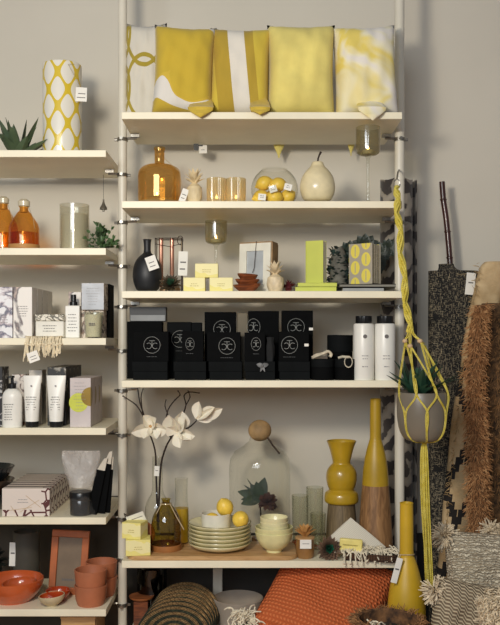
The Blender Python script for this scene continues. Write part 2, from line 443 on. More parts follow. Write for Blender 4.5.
G().box((0,0,H/2), (w,.07,H)).build('tin_base', M((228,224,212), .5, .03, name='white_tin'), t, bevel=.004)
G().box((0,0,H+.0115), (w+.003,.073,.023)).build('lid', marble('leaf_printed_card', (226,220,204), ((60,58,50),(140,134,116)), 24, 2, .53), t, bevel=.003, label='lid with dark leaf print')
textlines(t, (0,-.0355,H*.72), w*.6, 3, .009)
# fringe over the edge
g = G(); t = T('tassel_garland', 'cream knotted fringe garland hanging over the third shelf edge', 'garland', (PX(44,0), 0, z), 0)
for i in range(15):
    x = -.058+.116*i/14 + R.uniform(-.002,.002); L = .05+.02*R.random() if i > 2 else .075
    for k in range(3):
        xx = x+R.uniform(-.003,.003)
        pts = [(xx, .025, .004), (xx, .004, .0045), (xx+.001, -.006, .0), (xx+R.uniform(-.004,.004), -.008-.004*R.random(), -L*.4), (xx+R.uniform(-.008,.008), -.01-.005*R.random(), -L*(.75+.3*R.random()))]
        g.tube(smoothp(pts, 3), .0019, 5)
    g.ball((x, -.010, -.018-R.random()*.006), .0052, 8, 6)
g.build('fringe', M((222,208,178), .9, .06, 60, .2, name='natural_cotton'), t)
G().tube([(-.062,.004,.005),(-.02,-.005,-.003),(.02,-.004,-.002),(.06,.004,.005)], .0028, 6).build('cord', m_string, t)
price_tag(t, (-.03,-.022,-.062), .036, .034, (0,-.35,0), 2)
Y = .05; t = T('spray_bottle', 'square white bottle with a black cap between tin and boxed candle', 'bottle', (PX(72.3,Y), Y+.022, z))
w = 14.5*S(Y); H = PZ(305.5,Y)-z
G().box((0,0,H/2), (w,.044,H)).build('bottle_body', m_bottle, t, bevel=.003)
G().lathe(solid([(.013,H),(.013,H+.013),(.009,H+.015),(.009,H+.038)]), 20).build('cap', m_blackpl, t)
textlines(t, (0,-.0225,H*.72), w*.7, 6, .011, m_ink)
carton('white_box', 'white patterned box directly behind the black-capped bottle', 68.5, 81, 292, .13, .05, 'L3', m_mar2)
o, w, H = carton('candle_box', 'veined candle box carrying the silvery box, right end of third shelf', 81.5, 103.5, 310, .075, .11, 'L3', m_mar3)
Hb = H
o2, w, H = carton('candle_box', 'silvery-fronted veined box on top of another candle box', 81.5, 104, 283, .06, .11, 'L3', m_mar3, zb=SH['L3']+Hb)
G().box((0,-.0555,H/2), (w*.98,.001,H*.98)).build('front_panel', M((176,180,186), .45, .06, 22, name='silvery_card'), o2, label='silvery front panel')
textlines(o2, (0,-.0565,H*.8), w*.6, 7, .009, m_inkb, .0012)
carton('dark_box', 'narrow black box standing at the end of third left shelf', 105.6, 109.8, 284, .14, .09, 'L3', m_black)
Y = .04; t = T('jar_candle', 'cream candle in a tapered glass cup before the veined boxes', 'candle', (PX(93.6,Y), Y, z))
r = 9.6*S(Y); H = PZ(312,Y)-z
G().lathe(vessel([(r*.8,0),(r*.84,.003),(r,H)], .0015), 32).build('glass_cup', m_clear2, t)
G().lathe(solid([(r*.77,.004),(r*.93,H*.9)]), 32).build('wax', M((226,218,196), .45, .02, name='cream_wax'), t)
textlines(t, (0,-r*.95-.001,H*.55), .022, 2, .005, m_ink, .003)

# ---- fourth shelf
z = SH['L4']
m_fl = marble('floral_card', (224,216,208), ((70,40,36),(170,120,100)), 14, 8, .58)
carton('dark_floral_box', 'black and white box cut off by the left edge, fourth shelf', -12, 2.2, 367, .04, .08, 'L4', marble('black_print', (30,30,32), ((200,198,192),(90,90,92)), 14, 1, .56))
Y = .035; t = T('pump_bottle', 'rounded white lotion bottle with a black pump', 'bottle', (PX(12.3,Y), Y, z))
G().lathe(solid(sprof([(9.2,428.6),(9.8,426.5),(9.9,410),(9.9,400),(9.4,394.5),(7,390.5),(4,388.5)], Y, z)), 36, sy=.8).build('bottle_body', m_bottle, t)
zz = PZ(388.5,Y)-z
G().lathe(solid([(.0125,zz),(.0125,zz+.017),(.005,zz+.019),(.005,zz+.036),(.008,zz+.037),(.008,zz+.043)]), 20).box((-.001,-.014,zz+.040), (.008,.030,.006)).build('pump', m_blackpl, t)
textlines(t, (-.006,-.0275,.078), .035, 7, .0085, m_ink, .0017)
def tube_(px, w0, w1, label):
    Y = .04; t = T('cream_tube', label, 'tube', (PX(px,Y), Y, z), group='white cosmetic tubes with black caps')
    H = PZ(375.5,Y)-z; c = .019; g = G(); nn = 12; sg = 24; vs = []; fs = []
    for i in range(nn+1):
        q = i/nn; a = (w1+(w0-w1)*q)/2*S(Y); b = .021*(1-q**1.5)+.0015
        for k in range(sg): vs.append((a*math.cos(2*pi*k/sg), b*math.sin(2*pi*k/sg), c+(H-c)*q))
    for i in range(nn):
        for k in range(sg): fs.append((i*sg+k, i*sg+(k+1)%sg, (i+1)*sg+(k+1)%sg, (i+1)*sg+k))
    fs += [tuple(reversed(range(sg))), tuple(range(nn*sg, nn*sg+sg))]
    g.add(vs, fs).build('tube_body', m_bottle, t)
    G().lathe([(0,0),(.0215,0),(.0225,.003),(.0225,c),(0,c)], 28, sx=w1*S(Y)/2/.0225*.97).build('cap', m_blackpl, t)
    textlines(t, (0,-.021,H*.58), .038, 6, .0085, m_ink, .0018, rot=(-.05,0,0))
    G().lathe([(0,0),(.003,0),(.003,.001),(0,.001)], 12, Matrix.Translation((0,-.0125,H*.8)) @ Matrix.Rotation(pi/2,4,'X')).build('round_emblem', m_inkb, t)
tube_(32.2, 18, 13.2, 'white squeeze tube standing on its black cap beside the pump bottle')
tube_(56.3, 19.4, 13.6, 'white squeeze tube on its cap, nearest to the yellow spotted boxes')
carton('floral_box', 'pale box with dark red flowers behind the pump bottle', 12, 24.5, 374.5, .1, .06, 'L4', m_fl)
carton('white_box', 'plain pale box showing above the left squeeze tube', 29, 42, 370, .12, .06, 'L4', M((204,196,184), .6, .03, name='pale_card'))
m_blk = marble('black_leaf_print', (34,34,34), ((110,104,92),(190,186,176)), 18, 4, .6)
for i in range(4):
    Yf = .08+i*.067; x0 = (47.5-250)*S(.08); x1 = (66-250)*S(.08)
    carton('dark_leaf_box', 'dark leaf printed box behind the right tube, '+ords[i], 250+x0/S(Yf), 250+x1/S(Yf), 340+27*S(.08)/S(Yf), Yf, .064, 'L4', m_blk, 'dark leaf print boxes')
m_sp = M((196,186,184), .55, .03, name='lilac_grey_card'); m_lime = M((200,206,70), .5, .04, name='lime_print'); m_gold = M((140,112,40), .35, .06, metal=.4, name='gold_print')
for i in range(3):
    Yf = .03+i*.075; sc = S(.03)/S(Yf); x0 = (70-250)*S(.03); x1 = (90.7-250)*S(.03)
    o, w, H = carton('spotted_box', 'lilac grey box with lime and gold discs, '+['front of its row','middle of its row','rear of its row'][i], 250+x0/S(Yf), 250+x1/S(Yf), 340+38*sc, Yf, .071, 'L4', m_sp, 'lilac grey boxes with discs')
    rr = 9.5*S(.03); hz = H*.62; D = .0355
    if i == 0:
        G().lathe([(0,0),(rr,0),(rr,.0008),(0,.0008)], 32, Matrix.Translation((-.006,-D-.0001,H*.5)) @ Matrix.Rotation(pi/2,4,'X')).build('lime_disc', m_lime, o, label='lime green disc')
        textlines(o, (-.002,-D-.001,H*.9), w*.6, 9, .011, m_inkb, .0011)
        vs = [(w/2, -D-.0012, hz)] + [(w/2+rr*math.cos(a), -D-.0012, hz+rr*math.sin(a)) for a in [pi/2+pi*k/16 for k in range(17)]]
        G().add(vs, [(0,k,k+1) for k in range(1,17)]).build('gold_disc', m_gold, o, label='gold half disc')
    vs = [(w/2+.0006, -D, hz)] + [(w/2+.0006, -D+rr*math.cos(a)*.95, hz+rr*math.sin(a)) for a in [-pi/2+pi*k/16 for k in range(17)]]
    G().add(vs, [(0,k,k+1) for k in range(1,17)]).build('side_disc', m_gold, o, label='gold half disc on the side')

# ---- fifth shelf
z = SH['L5']
Y = .14
for i, (c, lab) in enumerate((((28,34,38),'black rimmed bowl at left edge of fifth shelf, lower one'), ((60,44,34),'brown bowl nested on the black rimmed bowl'), ((26,32,36),'black bowl topmost of the pile at the left edge'))):
    zb = z+.045*i; r = 25*S(Y)
    tag(G().lathe(vessel([(r*.45,0),(r*.5,.006),(r*.8,.03),(r,.06)], .004), 40).build('bowl', M(c, .25, .05, 10, .03, coat=.4, name='dark_glaze'), loc=(PX(-11,Y), Y, zb)), lab, 'bowl', 'dark bowls at left edge')
n = NT('branch_print_card'); v = n.map((1,1,1), (0,0,0), (.37,.11,.2))
vd = n.t.nodes.new('ShaderNodeTexVoronoi'); vd.feature = 'DISTANCE_TO_EDGE'; vd.inputs['Scale'].default_value = 28; n.put(vd.inputs['Vector'], v)
X3 = n.xyz(); msk = n.ma('MAXIMUM', n.ma('GREATER_THAN', X3[0], .052), n.ma('MULTIPLY', n.ma('LESS_THAN', X3[2], .022), 1))
ln = n.ma('MULTIPLY', n.ma('LESS_THAN', vd.outputs['Distance'], .07), msk)
m_branch = n.done(n.mix(ln, (216,204,194), (84,34,34)), .55)
for i in range(7):
    Yf = .018+i*.045; x0 = (2-250)*S(.018); x1 = (49.5-250)*S(.018)
    lab = 'flat pale box with maroon branch print, ' + ['front of the row','second in the row','third in the row','fourth in the row','fifth in the row','sixth in the row','last of the row'][i]
    o, w, H = carton('branch_box', lab, 250+x0/S(Yf), 250+x1/S(Yf), 340+148.5*S(.018)/S(Yf), Yf, .040, 'L5', m_branch, 'maroon branch print boxes')
    G().box((0,.0145,H+.0004), (w-.003,.010,.001)).build('dark_edge', M((66,52,44), .6, name='dark_fold'), o, label='dark folded edge')
    if i == 0:
        textlines(o, (-.01,-.0207,H*.6), .05, 2, .009, m_inkb, .0016)
        g = G()
        for p, q in (((-.055,.02),(.02,.03)), ((-.02,.014),(.045,.055)), ((.0,.07),(.05,.03)), ((-.05,.035),(-.035,.012))):
            g.tube([(p[0],-.0206,p[1]), (q[0],-.0206,q[1])], .0007, 4)
        g.build('gold_lines', M((190,160,110), .4, name='gold_line_print'), o)
Y = .05; t = T('zip_pouch', 'clear zip pouch with a black lidded jar at its bottom', 'pouch', (PX(81,Y), Y, z))
H = PZ(451,Y)-z; g = G(); nn = 16; sg = 28; vs = []; fs = []
for i in range(nn+1):
    q = i/nn; hw = (13.5+ (2 if q < .1 else 0) - 2.5*math.sin(pi*min(1,q*1.6)) + 5.5*max(0,q-.45)/.4*(1 if q < .85 else 1-.3*(q-.85)/.15))*S(Y); b = .045*(1-q)**.7+.0015
    for k in range(sg): a = 2*pi*k/sg; vs.append((hw*math.copysign(abs(math.cos(a))**.8, math.cos(a)), b*math.sin(a)+.004*math.sin(9*q+3*a)*q, .001+H*q))
for i in range(nn):
    for k in range(sg): fs.append((i*sg+k, i*sg+(k+1)%sg, (i+1)*sg+(k+1)%sg, (i+1)*sg+k))
nv = NT('clear_film'); nv.t.nodes.remove(nv.b)
tr = nv.t.nodes.new('ShaderNodeBsdfTransparent'); df = nv.t.nodes.new('ShaderNodeBsdfPrincipled'); df.inputs['Base Color'].default_value = lin((196,190,184)); df.inputs['Roughness'].default_value = .25
bp = nv.t.nodes.new('ShaderNodeBump'); bp.inputs['Strength'].default_value = .8; bp.inputs['Distance'].default_value = .01; nv.put(bp.inputs['Height'], nv.noise(22, 3, dist=1.5)); nv.t.links.new(bp.outputs[0], df.inputs['Normal'])
mx = nv.t.nodes.new('ShaderNodeMixShader'); X3 = nv.xyz(); nv.put(mx.inputs[0], nv.ma('ADD', .07, nv.ma('MULTIPLY', nv.ma('GREATER_THAN', X3[2], .095), .34)))
nv.t.links.new(tr.outputs[0], mx.inputs[1]); nv.t.links.new(df.outputs[0], mx.inputs[2]); nv.t.links.new(mx.outputs[0], nv.out.inputs[0])
g.add(vs, fs).build('film_pouch', nv.m, t)
r = 10.8*S(Y)
j = G().lathe(solid([(r,.003),(r,.052),(r*.96,.055)]), 32).build('jar', glass('dark_jar', (46,46,42), (20,20,20), .06, .12), t)
G().lathe(solid([(r*.9,.005),(r*.9,.045)]), 28).build('jar_filling', M((52,46,38), .7, .3, 60, name='dark_salt'), j)
G().lathe(solid([(r*1.04,.052),(r*1.05,.056),(r*1.05,.075),(r*.98,.079)]), 32).build('jar_lid', m_blackpl, t)
for i, (x, tilt, top) in enumerate(((94.5,.2,464),(103,.13,462),(109,.07,464))):
    Y = .045+.012*i; t = T('black_sachet', ['leftmost of three slim black packets beside the clear pouch','middle one of the slim black packets','slim black packet nearest the shelf pole'][i], 'packet', (PX(x-2.5,Y), Y, z+.0015), group='slim black packets', rot=(0, tilt, 0))
    w = (9.5,9,7.5)[i]*S(Y); H = PZ((470,464,470)[i],Y)-z
    G().box((0,0,H/2+.0012), (w,.007,H)).build('packet', m_black, t, bevel=.002)
    G().add([(-w*.42,-.001,H-.002),(w*.42,-.001,H-.002),(w*.42,.002,H-.002),(-w*.42,.002,H-.002),(w*.1,-.001,H+.042),(w*.42,-.001,H+.046),(w*.42,.002,H+.046),(w*.1,.002,H+.042)], [(0,1,5,4),(1,2,6,5),(2,3,7,6),(3,0,4,7),(4,5,6,7),(3,2,1,0)]).build('paper_top', M((196,188,172), .6, .05, name='pale_paper'), t, label='pale paper top')

# ---- sixth shelf
z = SH['L6']
Y = .30; g = G()
for i in range(60):
    a = R.uniform(0,2*pi); e = R.uniform(0,1.5); d = Vector((math.cos(a)*math.cos(e), math.sin(a)*math.cos(e), math.sin(e)))
    g.leaf(Vector((0,0,.07))+d*.02, d, (0,0,1), .05, .02, .4, .2, .001, 4)
t = T('potted_plant', 'dark bushy plant at the left end of lowest left shelf', 'plant', (PX(-8,Y), Y, z))
g.build('foliage', M((26,32,26), .6, .2, name='very_dark_leaf'), t)
G().lathe(vessel([(.03,0),(.036,.075)], .003), 24).build('pot', M((48,44,40), .7, name='dark_pot'), t)
Y = .275; t = T('grey_canister', 'dark grey round canister with a white tag behind the orange dishes', 'canister', (PX(26.5,Y), Y, z))
r = 13.3*S(Y); H = PZ(531,Y)-z
G().lathe(vessel([(r*.95,0),(r,.004),(r*.98,H*.5),(r,H)], .004), 40).build('canister_body', M((74,70,60), .7, .12, 6, name='stone_grey'), t)
price_tag(t, (-r*.85,-r*.75,H*.62), .022, .085, (0,.03,.0), 1)
Y = .17; t = T('picture_frame', 'terracotta coloured wooden frame leaning behind the small bowls', 'frame', (PX(67,Y), Y, z), rot=(-.10, .05, 0))
w, H, b = 37.5*S(Y), 63*S(Y), .024
g = G().box((0,0,b/2), (w,.016,b)).box((0,0,H-b/2), (w,.016,b)).box((-w/2+b/2,0,H/2), (b,.016,H-2*b)).box((w/2-b/2,0,H/2), (b,.016,H-2*b))
g.build('frame_border', M((168,92,48), .55, .1, 14, name='stained_wood'), t, bevel=.002)
G().box((0,.003,H/2), (w-2*b+.002,.004,H-2*b+.002)).build('picture_panel', M((122,104,84), .6, .06, 12, name='grey_linen_print'), t, label='grey brown picture panel')
textlines(t, (0,.0005,.05), .055, 1, .01, m_ink, .007)
def bowl(name, label, px, Y, r, H, zb, mat, tr=(0,0,0), group=None, foot=.5, t=.004, mat_in=None, cat='bowl', bulge=.86):
    pr = [(r*foot,0),(r*foot*1.04,.004)] + [(r*(foot+(1-foot)*math.sin(q*pi/2)**bulge), .004+(H-.004)*q**1.15) for q in [k/8 for k in range(1,9)]]
    o = T(name, label, cat, (PX(px,Y), Y, zb), group=group, rot=tr) if mat_in else None
    g = G().lathe(vessel(pr, t), 44)
    if not mat_in:
        ob = g.build(name, mat, loc=(PX(px,Y), Y, zb), rot=tr); return tag(ob, label, cat, group)
    g.build('bowl_body', mat, o)
    inn = [(max(.0004, a-t-.0004), max(t*1.5, b)+.0006) for a, b in pr if b > t*1.2]
    G().lathe([(0, t*1.5+.001)] + inn, 44).build('glazed_inside', mat_in, o, label='glossy orange glazed inside')
    return o
m_tg = M((184,86,44), .22, .08, 8, .05, coat=.5, name='orange_red_glaze')
bowl('oval_dish', 'large orange red glazed dish at left of lowest shelf', 13, .105, .104, .074, z, m_tg, foot=.6, t=.005, cat='dish')
bowl('nested_bowl', 'smaller orange glazed bowl resting inside the large dish', 20, .085, .058, .045, z+.022, m_tg, (0.05,-.05,0), foot=.45)
bowl('shallow_bowl', 'shallow dark orange glazed bowl below the terracotta frame', 58, .1, .042, .036, z, M((170,62,28), .2, .1, 9, coat=.5, name='deep_orange_glaze'))
bowl('half_egg_bowl', 'little cream bowl with a glossy orange inside at shelf front', 52.5, .042, .044, .036, z, M((190,174,140), .6, .08, 12, name='raw_clay'), (0,-.08,0), foot=.4, mat_in=m_terrag)
m_cup = M((172,104,72), .5, .06, 10, .08, name='terracotta')
for i, (px, Y, zb, lab) in enumerate(((90.8,.06,0,'lower terracotta cup of the front pair'),(90.8,.06,.052,'upper terracotta cup of the front pair'),(101.5,.165,0,'lower terracotta cup of the rear pair'),(101.5,.165,.052,'upper terracotta cup of the rear pair'))):
    r = 16.2*S(.06)
    pr = [(r*.8,0),(r*.84,.005),(r*.93,.02),(r,.062),(r*1.0,.066)]
    tag(G().lathe(vessel(pr, .004), 40).build('terracotta_cup', m_cup, loc=(PX(px,Y), Y, z+zb)), lab, 'cup', 'stacked terracotta cups')
z7 = SH['L7']; Y = .05
t = T('wooden_crate', 'light wooden crate top showing under the lowest left shelf', 'crate', (PX(78,Y), Y+.1, z7))
H = PZ(619,Y)-z7; w = 34*S(Y)
G().box((0,0,.006),(w,.2,.012)).box((0,-.094,H/2),(w,.012,H)).box((0,.094,H/2),(w,.012,H)).box((-w/2+.006,0,H/2),(.012,.176,H)).box((w/2-.006,0,H/2),(.012,.176,H)).build('crate_box', m_oak, t, bevel=.001)
G().box((0,0,H+.004),(w+.004,.204,.008)).build('lid', m_oak, t, bevel=.001)
# ================================================================ main bay, top shelf: cushions
def cushion_geo(W, H, Tk, n=22, wr=.004, pinch=.07):
    g = G(); vs = []; fs = []; N = n+1
    for side in (1,-1):
        for i in range(N):
            for j in range(N):
                u = -1+2*i/n; v = -1+2*j/n
                x = W/2*u*(1-pinch*(1-v*v)); z = H/2*v*(1-pinch*(1-u*u))
                e = max(0,(1-u**4))*max(0,(1-v**4)); h = Tk/2*e**.45
                h += wr*math.sin(9*u+4*v+2)*math.sin(6*v-3*u)*e + wr*.6*math.sin(17*u*v+3*u)*e
                vs.append((x, -side*h, z))
    for s_ in (0,1):
        o = s_*N*N
        for i in range(n):
            for j in range(n):
                q = (o+i*N+j, o+(i+1)*N+j, o+(i+1)*N+j+1, o+i*N+j+1)
                fs.append(q if s_ == 0 else tuple(reversed(q)))
    g.add(vs, fs)
    # weld seam
    return g
def cushion(label, mat, W, H, Tk, loc, rot, wr=.004, name='cushion', group=None, n=22, cat='cushion', pinch=.07):
    g = cushion_geo(W, H, Tk, n, wr, pinch); o = g.build(name, mat, loc=loc, rot=rot, sharp=80)
    import bmesh
    bm = bmesh.new(); bm.from_mesh(o.data); bmesh.ops.remove_doubles(bm, verts=bm.verts, dist=.0004); bm.to_mesh(o.data); bm.free()
    return tag(o, label, cat, group)
def fabric(name, colsock=None, col=None):
    n = NT(name); n.bump(n.noise(260, 2), .25, .0008); return n
n = fabric('ring_cotton'); X3 = n.xyz()
def ring(n, X3, cx, cz, r, t, sx=1, sz=1):
    d = n.ma('SQRT', n.ma('ADD', n.ma('POWER', n.ma('ABSOLUTE', n.ma('MULTIPLY', n.ma('SUBTRACT', X3[0], cx), sx)), 2), n.ma('POWER', n.ma('ABSOLUTE', n.ma('MULTIPLY', n.ma('SUBTRACT', X3[2], cz), sz)), 2)))
    return n.ma('LESS_THAN', n.ma('ABSOLUTE', n.ma('SUBTRACT', d, r)), t)
rr_ = None
for cx, cz in ((-.115,-.05),(0,-.05),(.105,-.05),(-.115,.14),(0,.14),(.105,.14)):
    q = ring(n, X3, cx, cz, .085, .006, 1.35, .75); rr_ = q if rr_ is None else n.ma('MAXIMUM', rr_, q)
m_c1 = n.done(n.mix(rr_, (214,208,194), (166,146,50)), .9, sheen=.2)
n = fabric('big_loop_cotton'); X3 = n.xyz()
q = n.noise(5.2, 0, n.map((1,1,1),(0,0,0),(.42,.1,.3)), .6); m_c2 = n.done(n.ramp(q, [(0,(196,168,52)),(.42,(204,174,60)),(.44,(218,214,206)),(.6,(218,214,206)),(.605,(192,164,54))], True), .9, sheen=.2)
n = fabric('striped_cotton'); X3 = n.xyz()
fx = n.ma('ADD', X3[0], n.ma('MULTIPLY', X3[2], .12)); b1 = n.ma('LESS_THAN', n.ma('ABSOLUTE', n.ma('SUBTRACT', fx, .0)), .028); b2 = n.ma('LESS_THAN', n.ma('ABSOLUTE', n.ma('SUBTRACT', fx, -.012)), .07)
m_c3 = n.done(n.mix(b1, n.mix(b2, (206,182,66), (176,148,50)), (222,216,204)), .9, sheen=.2)
m_c4 = M((222,206,118), .9, .05, 8, .3, 200, sheen=.2, name='yellow_linen')
n = fabric('faded_yellow_silk'); m_c5 = n.done(n.ramp(n.noise(6, 2, n.map((1,1,1),(0,0,0),(.2,.5,.15)), 1), [(.40,(228,206,104)),(.52,(232,224,190)),(.6,(226,220,210))]), .75, sheen=.2)
m_must = M((196,168,62), .9, .06, 20, .3, 200, sheen=.2, name='mustard_cotton')
z = SH['M1']
def cush(i, px, w, Y, top, Tk, rz, ry, mat, label):
    W = w*S(Y)/max(.5, math.cos(rz)); H = PZ(top, Y)-z
    return cushion(label, mat, W, H, Tk, (PX(px,Y), Y, z+H/2+abs(math.sin(ry))*W*.4-.004), (0, ry, rz), .005, group='cushions on the top shelf')
cush(0, 146, 42, .22, 22, .10, 0, .0, m_c1, 'white cushion with thin olive rings, first from the left pole')
cush(1, 184, 62, .085, 26, .14, .05, .04, m_c2, 'white and mustard cushion with large loops, second from the left pole')
cush(2, 240, 62, .11, 28, .15, -.05, .03, m_c3, 'mustard cushion with one broad white stripe')
cush(3, 301, 68, .09, 24, .16, 0, 0, m_c4, 'plain pale yellow cushion between striped and creased ones')
cush(4, 365, 64, .10, 26, .15, .04, -.05, m_c5, 'creased yellow and white silky cushion beside the right pole')
def corner_tip(px0, px1, py, Yt, mat, i, label):
    """a cushion corner that pokes over the shelf edge"""
    g = G(); w = (px1-px0)*S(Yt)/2; x = PX((px0+px1)/2, Yt); dz = z-PZ(py, Yt); sgn = -1 if Yt < .1 else 1
    pr = [(w, .0, .012), (w*.96, .0, .002), (w*.6, .014*1, -dz*.45), (w*.25, .016, -dz*.8), (.002, .016, -dz)]
    vs = []; fs = []; sg = 14
    for r, oy, zz in [(w*.5,-.085,.075),(w*.85,-.06,.045),(w*.97,-.03,.022)]+pr:
        for k in range(sg):
            a = 2*pi*k/sg; vs.append((r*math.cos(a)+.003*math.sin(40*zz+a), sgn*(oy)+ .012*math.sin(a)*r/w, zz))
    for i2 in range(len(pr)+2):
        for k in range(sg): fs.append((i2*sg+k, i2*sg+(k+1)%sg, (i2+1)*sg+(k+1)%sg, (i2+1)*sg+k))
    fs.append(tuple(range(sg)))
    return g.add(vs, fs), x, Yt
cs = [o for o in bpy.data.objects if o.name.startswith('cushion')]
for ci, a in ((1,(188,213,119,-.012,m_must)), (2,(250,270,116,-.012,m_must)), (4,(358,386,122,-.012,m_c5)), (3,(271,287,157,.40,m_c4)), (4,(346,357,155,.40,m_c4))):
    px0,px1,py,Yt,mat = a
    g, x, y = corner_tip(px0,px1,py,Yt,mat,0,'')
    par = sorted(cs, key=lambda o: o.location.x)[ci]
    o = g.build('cushion_corner', mat, par)
    o.matrix_parent_inverse = (Matrix.Translation(par.location) @ par.rotation_euler.to_matrix().to_4x4()).inverted()
    o.location = (x, y, z)

# ================================================================ second shelf
z = SH['M2']
n = NT('gold_lustre_glass'); t_ = n.t
n.b.inputs['Metallic'].default_value = .85; n.b.inputs['Base Color'].default_value = lin((222,182,112)); n.b.inputs['Roughness'].default_value = .07
tr = t_.nodes.new('ShaderNodeBsdfTransparent'); tr.inputs[0].default_value = lin((244,214,156))
mx = t_.nodes.new('ShaderNodeMixShader'); mx.inputs[0].default_value = .40
t_.links.new(tr.outputs[0], mx.inputs[1]); t_.links.new(n.b.outputs[0], mx.inputs[2]); t_.links.new(mx.outputs[0], n.out.inputs[0]); m_goldglass = n.m
Y = .12; t = T('gold_bottle', 'large shiny amber gold glass bottle at the left of second shelf', 'bottle', (PX(159.5,Y), Y, z))
G().lathe(sprof([(20.5,202),(21.3,198),(21.3,185),(21.3,176),(20,170.5),(15,166.5),(8,164.8),(5,163.5),(4.9,160),(4.9,154),(4.9,151),(5.6,149.8),(5.6,147.5)], Y, z)[0:], 48).build('bottle_body', m_goldglass, t)
G().tube([(.018,-.01,.165),(.075,-.055,.11),(.083,-.062,.06)], .0011, 6).build('tag_string', m_string, t)
price_tag(t, (PX(184,Y-.06)-PX(159.5,Y), -.066, .028), .022, .045, (0,.35,0), 2)
def pineapple(name, label, px, Y, zb, top, crown, hw, mat, tz=0):
    t = T(name, label, 'figurine', (PX(px,Y), Y, zb), group='pale pineapple figurines')
    H = PZ(crown,Y)-zb; r = hw*S(Y); g = G()
    rip = lambda a, q: .045*abs(math.sin(5*a+q*75))*abs(math.sin(5*a-q*75)) 
    pr = [(0,0)]+[(r*(.62+.38*math.sin(pi*min(1,.12+.8*k/14)))*(1 if k < 12 else (1-.22*(k-11))), H*k/14) for k in range(15)]+[(0,H)]
    g.lathe(pr, 60, ripple=rip).build('fruit_body', mat, t)
    g = G(); TH_ = PZ(top,Y)-zb-H
    for lv in range(3):
        for k in range(7):
            a = 2*pi*(k+.5*lv)/7; e = [.65,1.0,1.35][lv]
            g.leaf((math.cos(a)*.004, math.sin(a)*.004, H-.002+lv*.004), (math.cos(a)*math.cos(e), math.sin(a)*math.cos(e), math.sin(e)), (0,0,1), TH_*(.85+.1*lv), r*.55, .35, .2, .0014, 5)
    g.build('leaf_crown', mat, t)
    return t
pineapple('pineapple_figurine', 'small cream pineapple figurine right of the gold bottle', 194.5, .07, z, 170, 182.5, 7.6, m_creamm)
m_flame = NT('candle_flame'); m_flame.b.inputs['Emission Color'].default_value = (1,.62,.22,1); m_flame.b.inputs['Emission Strength'].default_value = 14; m_flame = m_flame.done((255,200,120), .5)
def tealight(parent, loc, r=.018):
    o = G().lathe([(0,0),(r,0),(r,.014),(r-.001,.014),(r-.001,.011),(0,.011)], 24, Matrix.Translation(loc)).build('tealight', m_wax, parent)
    G().lathe([(0,0),(.0035,.003),(.004,.007),(.002,.013),(0,.017)], 12, Matrix.Translation((loc[0],loc[1],loc[2]+.013))).build('flame', m_flame, o, label='small lit flame')
m_rib = glass('ribbed_cream_glass', (248,240,214), (222,208,166), .06, .12, milky=.38, milk=(240,226,186))
for px, lab in ((216.5,'ribbed glass candle holder next to the cream pineapple'),(236,'ribbed glass candle holder next to the lemon bowl')):
    Y = .085; t = T('ribbed_candle_holder', lab, 'candle holder', (PX(px,Y), Y, z), group='ribbed candle holders')
    r = 9.6*S(Y); H = PZ(179,Y)-z
    G().lathe(vessel([(r*.93,0),(r*.96,.003),(r,H*.5),(r,H)], .0025), 96, ripple=lambda a, q: .03*math.cos(24*a)).build('ribbed_cup', m_rib, t)
    tealight(t, (0,0,.006))
# lemons in a bowl
def lemon_geo(g, c, r, rot, nub=1):
    m = Matrix.Translation(c) @ Euler(rot).to_matrix().to_4x4()
    pr = [(0,-1.32),(.10,-1.30),(.16,-1.2),(.3,-1.08),(.62,-.82),(.88,-.42),(.97,0),(.88,.42),(.62,.82),(.28,1.06),(.13,1.16),(.10,1.22),(0,1.24)]
    return g.lathe([(a*r, b*r) for a, b in smoothp(pr, 2)], 22, m)
def lemon(label, c, r, rot, group, tagged=False):
    g = G(); lemon_geo(g, (0,0,0), r, rot)
    o = g.build('lemon', m_lemon, loc=c); return tag(o, label, 'lemon', group)
Y = .12; bx = PX(274.5,Y); r = 23.5*S(Y)
t = T('round_glass_bowl', 'clear round glass bowl holding lemons on the second shelf', 'bowl', (bx, Y, z))
pr = [(r*.55,0)]+[(r*math.cos(a), r*.72+r*.98*math.sin(a)) for a in [-.82+.14*k for k in range(14)]]
pr = [(a, max(0,b)) for a, b in pr]; pr.append((pr[-1][0]*1.03, pr[-1][1]+.004))
G().lathe([(0,.0005)]+pr, 48).build('glass_sphere', m_clear, t)
for lab, dx, dy, dz, rt in (('lemon at the bottom left of the glass bowl',-.047,-.018,.030,(0,1.3,.3)),('lemon at the bottom middle of the glass bowl, behind a tag',-.001,-.038,.026,(0,1.6,.1)),
        ('lemon at the bottom right of the glass bowl',.045,-.012,.032,(0,1.1,-.5)),('lemon on top at the right of the glass bowl',.012,-.010,.074,(.3,1.4,.5)),('lemon on top at the left of the glass bowl',-.036,-.006,.080,(.2,1.2,0)),('lemon at the back of the glass bowl',.0,.044,.045,(0,1.5,.2))):
    lemon(lab, (bx+dx, Y+dy, z+dz), .0262, rt, 'lemons in the glass bowl')
for i, (px, py, rz) in enumerate(((262,197,.1),(273,189,-.3),(288,187,.25))):
    g = T('paper_tag', ['lowest small white paper tag in front of the bowl lemons','middle small white paper tag in the glass bowl of lemons','right small white paper tag in the glass bowl of lemons'][i], 'tag', (PX(px,.045), .045, PZ(py,.045)), group='paper tags in the lemon bowl')
    G().box((0,0,0), (.026,.001,.022), (0,rz,0)).build('card', m_card, g); textlines(g, (0,-.001,.004), .016, 2, .006, m_inkb, rot=(0,rz,0))
Y = .1; t = T('ceramic_pear', 'large glossy cream ceramic pear with a dark stem', 'figurine', (PX(317.5,Y), Y, z))
